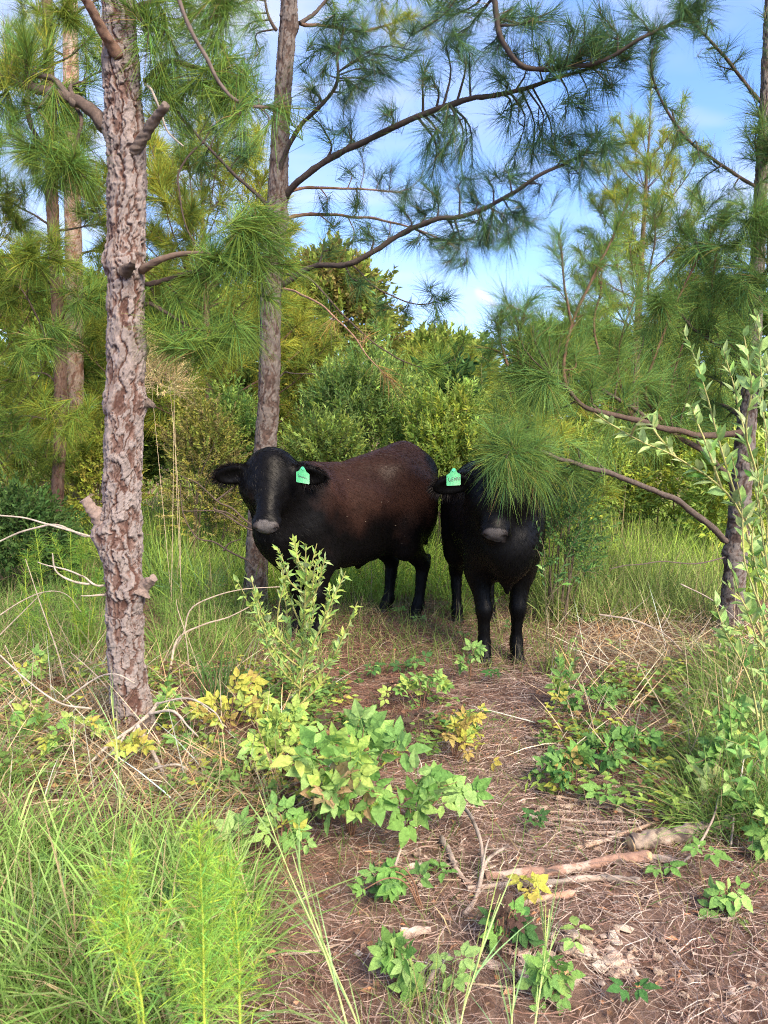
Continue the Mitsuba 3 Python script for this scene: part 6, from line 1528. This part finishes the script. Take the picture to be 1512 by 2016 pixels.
log('stick', 'straight reddish stick pointing at the thick log', [(1130, 1680), (1190, 1662), (1240, 1645), (1290, 1628)], 0.009, 0.006, 509, (0.38, 0.27, 0.20))
log('stick', 'thin pale stick lying along the top of the stick pile', [(1080, 1620), (1170, 1625), (1260, 1628)], 0.007, 0.005, 510, PALE)
log('stick', 'short grey driftwood piece beside the thick log', [(1275, 1697), (1310, 1702), (1345, 1706)], 0.014, 0.006, 511, GREYB)
log('stick', 'bent twig leaning over the thick log', [(1310, 1740), (1365, 1700, .03), (1400, 1660, .08), (1412, 1630, .12)], 0.005, 0.003, 512, PALE)
log('stick', 'curved white twig at the right standing by the thick log', [(1440, 1680, .02), (1443, 1640, .06), (1455, 1600, .12), (1460, 1575, .16)], 0.004, 0.003, 513, (0.48, 0.42, 0.36))
log('stick', 'straight white stick on the path beyond the pebbles', [(1035, 1458), (1080, 1470), (1125, 1478)], 0.008, 0.006, 514, PALE)
log('stick', 'long pale stick on the path below the dark creeping bramble', [(1200, 1495), (1270, 1500), (1340, 1505)], 0.007, 0.005, 515, PALE)
log('stick', 'thin pale stick left of the pebbles near the path bend', [(1160, 1580), (1200, 1580), (1250, 1582)], 0.006, 0.004, 516, PALE)
log('stick', 'stick reaching in from the right edge over bare ground', [(1512, 1795), (1470, 1808), (1430, 1818), (1395, 1820)], 0.007, 0.005, 517, PALE)
log('stick', 'short bleached bark piece at the bottom left of the pebbles', [(790, 1852), (820, 1846), (848, 1842)], 0.014, 0.008, 518, (0.50, 0.38, 0.32))
log('stick', 'dark stick at the left of the path\'s lower pebbles', [(840, 1960), (860, 1920), (885, 1890)], 0.010, 0.006, 519, GREYB)
log('stick', 'dry forked twig standing left of the pebbles', [(765, 1755), (778, 1725, .02), (790, 1700, .05)], 0.006, 0.004, 520, PALE)
# the grey dead limb propped in front of the thick trunk
rng = R(530)
t = thing('dead_limb', 'bleached dead pine limb with bare twigs propped before the thick trunk\'s foot', 'branch')
B = lambda l, d: [at(x, y, d + r) for x, y, r in l]
d0 = gr(300, 1500)[1]
for nm, l, r0, r1 in (('stem', [(310, 1385, .25), (295, 1405, .12), (262, 1432, 0), (210, 1470, -.1), (160, 1520, -.2), (110, 1560, -.3)], 0.010, 0.004), ('twig', [(270, 1428, 0), (300, 1480, -.15), (325, 1530, -.3), (350, 1590, -.45), (372, 1640, -.6)], 0.009, 0.005), ('twig', [(250, 1440, -.02), (230, 1470, -.1), (190, 1510, -.2), (180, 1530, -.25), (222, 1585, -.3)], 0.006, 0.003),
                      ('twig', [(160, 1520, -.2), (130, 1570, -.3), (115, 1585, -.3), (140, 1620, -.35)], 0.004, 0.002), ('twig', [(190, 1520, -.2), (190, 1600, -.3), (205, 1685, -.35)], 0.005, 0.002), ('twig', [(295, 1405, .1), (340, 1400, 0), (370, 1430, -.05), (390, 1450, -.1)], 0.007, 0.003), ('twig', [(310, 1385, .2), (370, 1375, .1), (420, 1400, 0), (440, 1430, -.05)], 0.005, 0.002),
                      ('twig', [(240, 1540, -.2), (300, 1515, -.3), (345, 1505, -.35), (370, 1515, -.35)], 0.006, 0.004), ('twig', [(270, 1428, 0), (240, 1480, -.1), (225, 1520, -.2)], 0.004, 0.002), ('twig', [(180, 1395, .1), (120, 1385, 0), (60, 1345, 0), (0, 1290, 0)], 0.005, 0.003), ('twig', [(125, 1380, .1), (190, 1335, .1), (230, 1328, 0), (265, 1345, 0)], 0.004, 0.003)):
    part(t, nm, Soup().add(*tube(spline(B(l, d0), 26), np.linspace(r0, r1, 26), 7, (0.40, 0.34, 0.285), rough=0.3)), 'wood')
# bare twigs standing about
for k, (lab, l, d, r0) in enumerate((('arched bare twig between the thick trunk and the sapling', [(325, 1300, 0), (360, 1250, 0), (375, 1200, 0), (420, 1175, 0), (480, 1160, 0), (560, 1155, 0)], 4.6, 0.006),
                                  ('bare twig crossing under the arched one to the sapling', [(335, 1320, -.1), (350, 1258, 0), (400, 1230, 0), (450, 1215, 0), (500, 1190, 0)], 4.5, 0.008), ('stiff bare twig left of the sapling', [(372, 1310, 0), (365, 1250, 0), (350, 1200, 0), (347, 1180, 0)], 4.4, 0.004),
                                  ('long straight dry stem leaning at the left of the thick trunk', [(145, 1410, 0), (115, 1290, 0), (80, 1190, 0), (50, 1100, 0)], 4.0, 0.005), ('pale dry stem crossing low at the left edge', [(-20, 1270, 0), (50, 1200, 0), (85, 1165, 0)], 4.0, 0.004), ('curved pale twig at the left edge', [(-20, 1225, 0), (40, 1185, 0), (90, 1165, 0), (130, 1170, 0), (160, 1205, 0)], 4.1, 0.004),
                                  ('upright dry stem left of the thick trunk\'s foot', [(52, 1530, 0), (58, 1420, 0), (66, 1290, 0)], 3.6, 0.003), ('slim dry stalk leaning by the yellowing bramble', [(95, 1480, 0), (60, 1380, 0), (10, 1270, 0)], 3.7, 0.004), ('dry stem pointing at the thick trunk', [(235, 1385, -.2), (190, 1330, -.2), (140, 1285, -.1)], 3.8, 0.004))):
    t = thing('bare_twig', lab, 'twig')
    part(t, 'stem', Soup().add(*tube(spline(B(l, d), 22), np.linspace(r0, r0 * 0.4, 22), 6, (0.42, 0.34, 0.26), rough=0.25)), 'wood')
t = thing('dead_limb', 'tangle of bare grey branches lying before the right hand pine', 'branch')
for k, (l, r0) in enumerate((([(1180, 1210, .3), (1250, 1222, .2), (1310, 1250, .1), (1350, 1290, 0), (1400, 1340, -.1), (1440, 1370, -.2)], 0.007), ([(1285, 1290, .2), (1320, 1320, .1), (1350, 1345, 0), (1410, 1330, 0)], 0.005), ([(1310, 1260, .2), (1300, 1330, .1), (1285, 1360, 0)], 0.004), ([(1220, 1255, .2), (1222, 1300, .1), (1218, 1350, 0)], 0.004), ([(1350, 1290, 0), (1385, 1240, 0), (1400, 1215, 0)], 0.004), ([(1300, 1240, .1), (1318, 1210, .1), (1318, 1190, .1)], 0.003), ([(1262, 1235, .2), (1240, 1300, 0), (1225, 1350, 0)], 0.003), ([(1400, 1340, -.1), (1440, 1350, -.2), (1490, 1410, -.3)], 0.005), ([(1420, 1260, 0), (1410, 1320, -.1), (1440, 1400, -.2), (1490, 1500, -.3)], 0.004), ([(1340, 1150, .3), (1400, 1180, .2), (1450, 1220, .1), (1500, 1280, .1)], 0.005))):
    part(t, 'stem', Soup().add(*tube(spline(B(l, 4.6), 24), np.linspace(r0, r0 * 0.4, 24), 6, (0.37, 0.30, 0.25), rough=0.3)), 'wood')
# small loose sticks all over the path
rng = R(540)
for p in scatter([(-1.3, 1.8), (1.4, 1.8), (2.6, 5.0), (-2.6, 5.0)], 60, rng):
    a, l = rng.normal(0, 0.6), rng.uniform(0.12, 0.34)
    t = thing('twig', f"{'long' if l > 0.23 else 'short'} loose twig {'sloping up to the right' if a > 0.15 else 'sloping down to the right' if a < -0.15 else 'lying level'} {where(p)}", 'twig', 'loose twigs in the litter')
    e = p + np.array([math.cos(a), math.sin(a), 0]) * l
    m = p * 0.5 + e * 0.5 + rng.normal(0, 0.02, 3) * [1, 1, 0]
    q = np.array([p, m, e])
    q[:, 2] = hgt(q[:, 0], q[:, 1]) + 0.018
    scene_key = part(t, 'stem', Soup().add(*tube(spline(q, 8), np.linspace(0.0045, 0.0025, 8), 5, (0.36, 0.27, 0.20), rough=0.2)), 'wood')
# stones
import trimesh
ico = trimesh.creation.icosphere(subdivisions=2)
rng = R(550)
SHAPES = []
for k in range(10):
    q = rng.normal(size=(16, 3))
    q = unit(q) * rng.uniform(0.75, 1.15, (16, 1)) * [1.25, rng.uniform(0.7, 1.0), rng.uniform(0.35, 0.6)]
    hull = trimesh.convex.convex_hull(q).subdivide()
    v = hull.vertices * (1 + 0.16 * (meshkit.fbm(hull.vertices * 2.5 + k * 7, 2, k) - 0.5))[:, None]
    c = np.array(((0.42, 0.34, 0.27), (0.50, 0.43, 0.36), (0.36, 0.27, 0.21), (0.46, 0.36, 0.27), (0.40, 0.31, 0.26))[k % 5])
    SHAPES.append(shape(v, hull.faces, np.tile(c, (len(v), 1)), 'wood', False))
for lab, grp, cx, cy, sx, sy, n, s in (('pale pebble left of the fallen branches', 'pebbles left of the fallen branches', 828, 1712, 26, 14, 22, 0.013), ('buff stone in the limestone patch', 'pebbles of the lower limestone patch', 1150, 1885, 75, 26, 58, 0.019), ('pale pebble behind the sticks at the path bend', 'pebbles at the path bend', 1130, 1585, 50, 10, 16, 0.016), ('pale stone by the white stick', 'stones by the white stick', 1065, 1495, 30, 8, 10, 0.016), ('pebble in the lower right corner', 'pebbles at the lower right', 1440, 1960, 70, 40, 26, 0.011), ('pebble alone on bare path', 'pebbles scattered over the path', 1180, 1790, 190, 90, 30, 0.011)):
    for k in range(n):
        p = gr(cx + rng.normal(0, sx), min(cy + rng.normal(0, sy), 2010))
        r = s * rng.uniform(0.6, 1.5)
        size = 'large' if r > s * 1.2 else 'small' if r < s * 0.85 else 'middling'
        t = thing('stone', f"{size} {lab}{', far side' if p[1] > gr(cx, cy)[1] + 0.02 else ', near side'}{' right' if p[0] > gr(cx, cy)[0] else ' left'}", 'stone', grp)
        scene[t] = {**SHAPES[rng.integers(10)], 'to_world': T().translate((p + [0, 0, r * 0.12 + 0.008]).tolist()).rotate([0, 0, 1], float(rng.uniform(0, 360))).rotate([1, 0, 0], float(rng.normal(0, 15))).scale([r, r, r])}
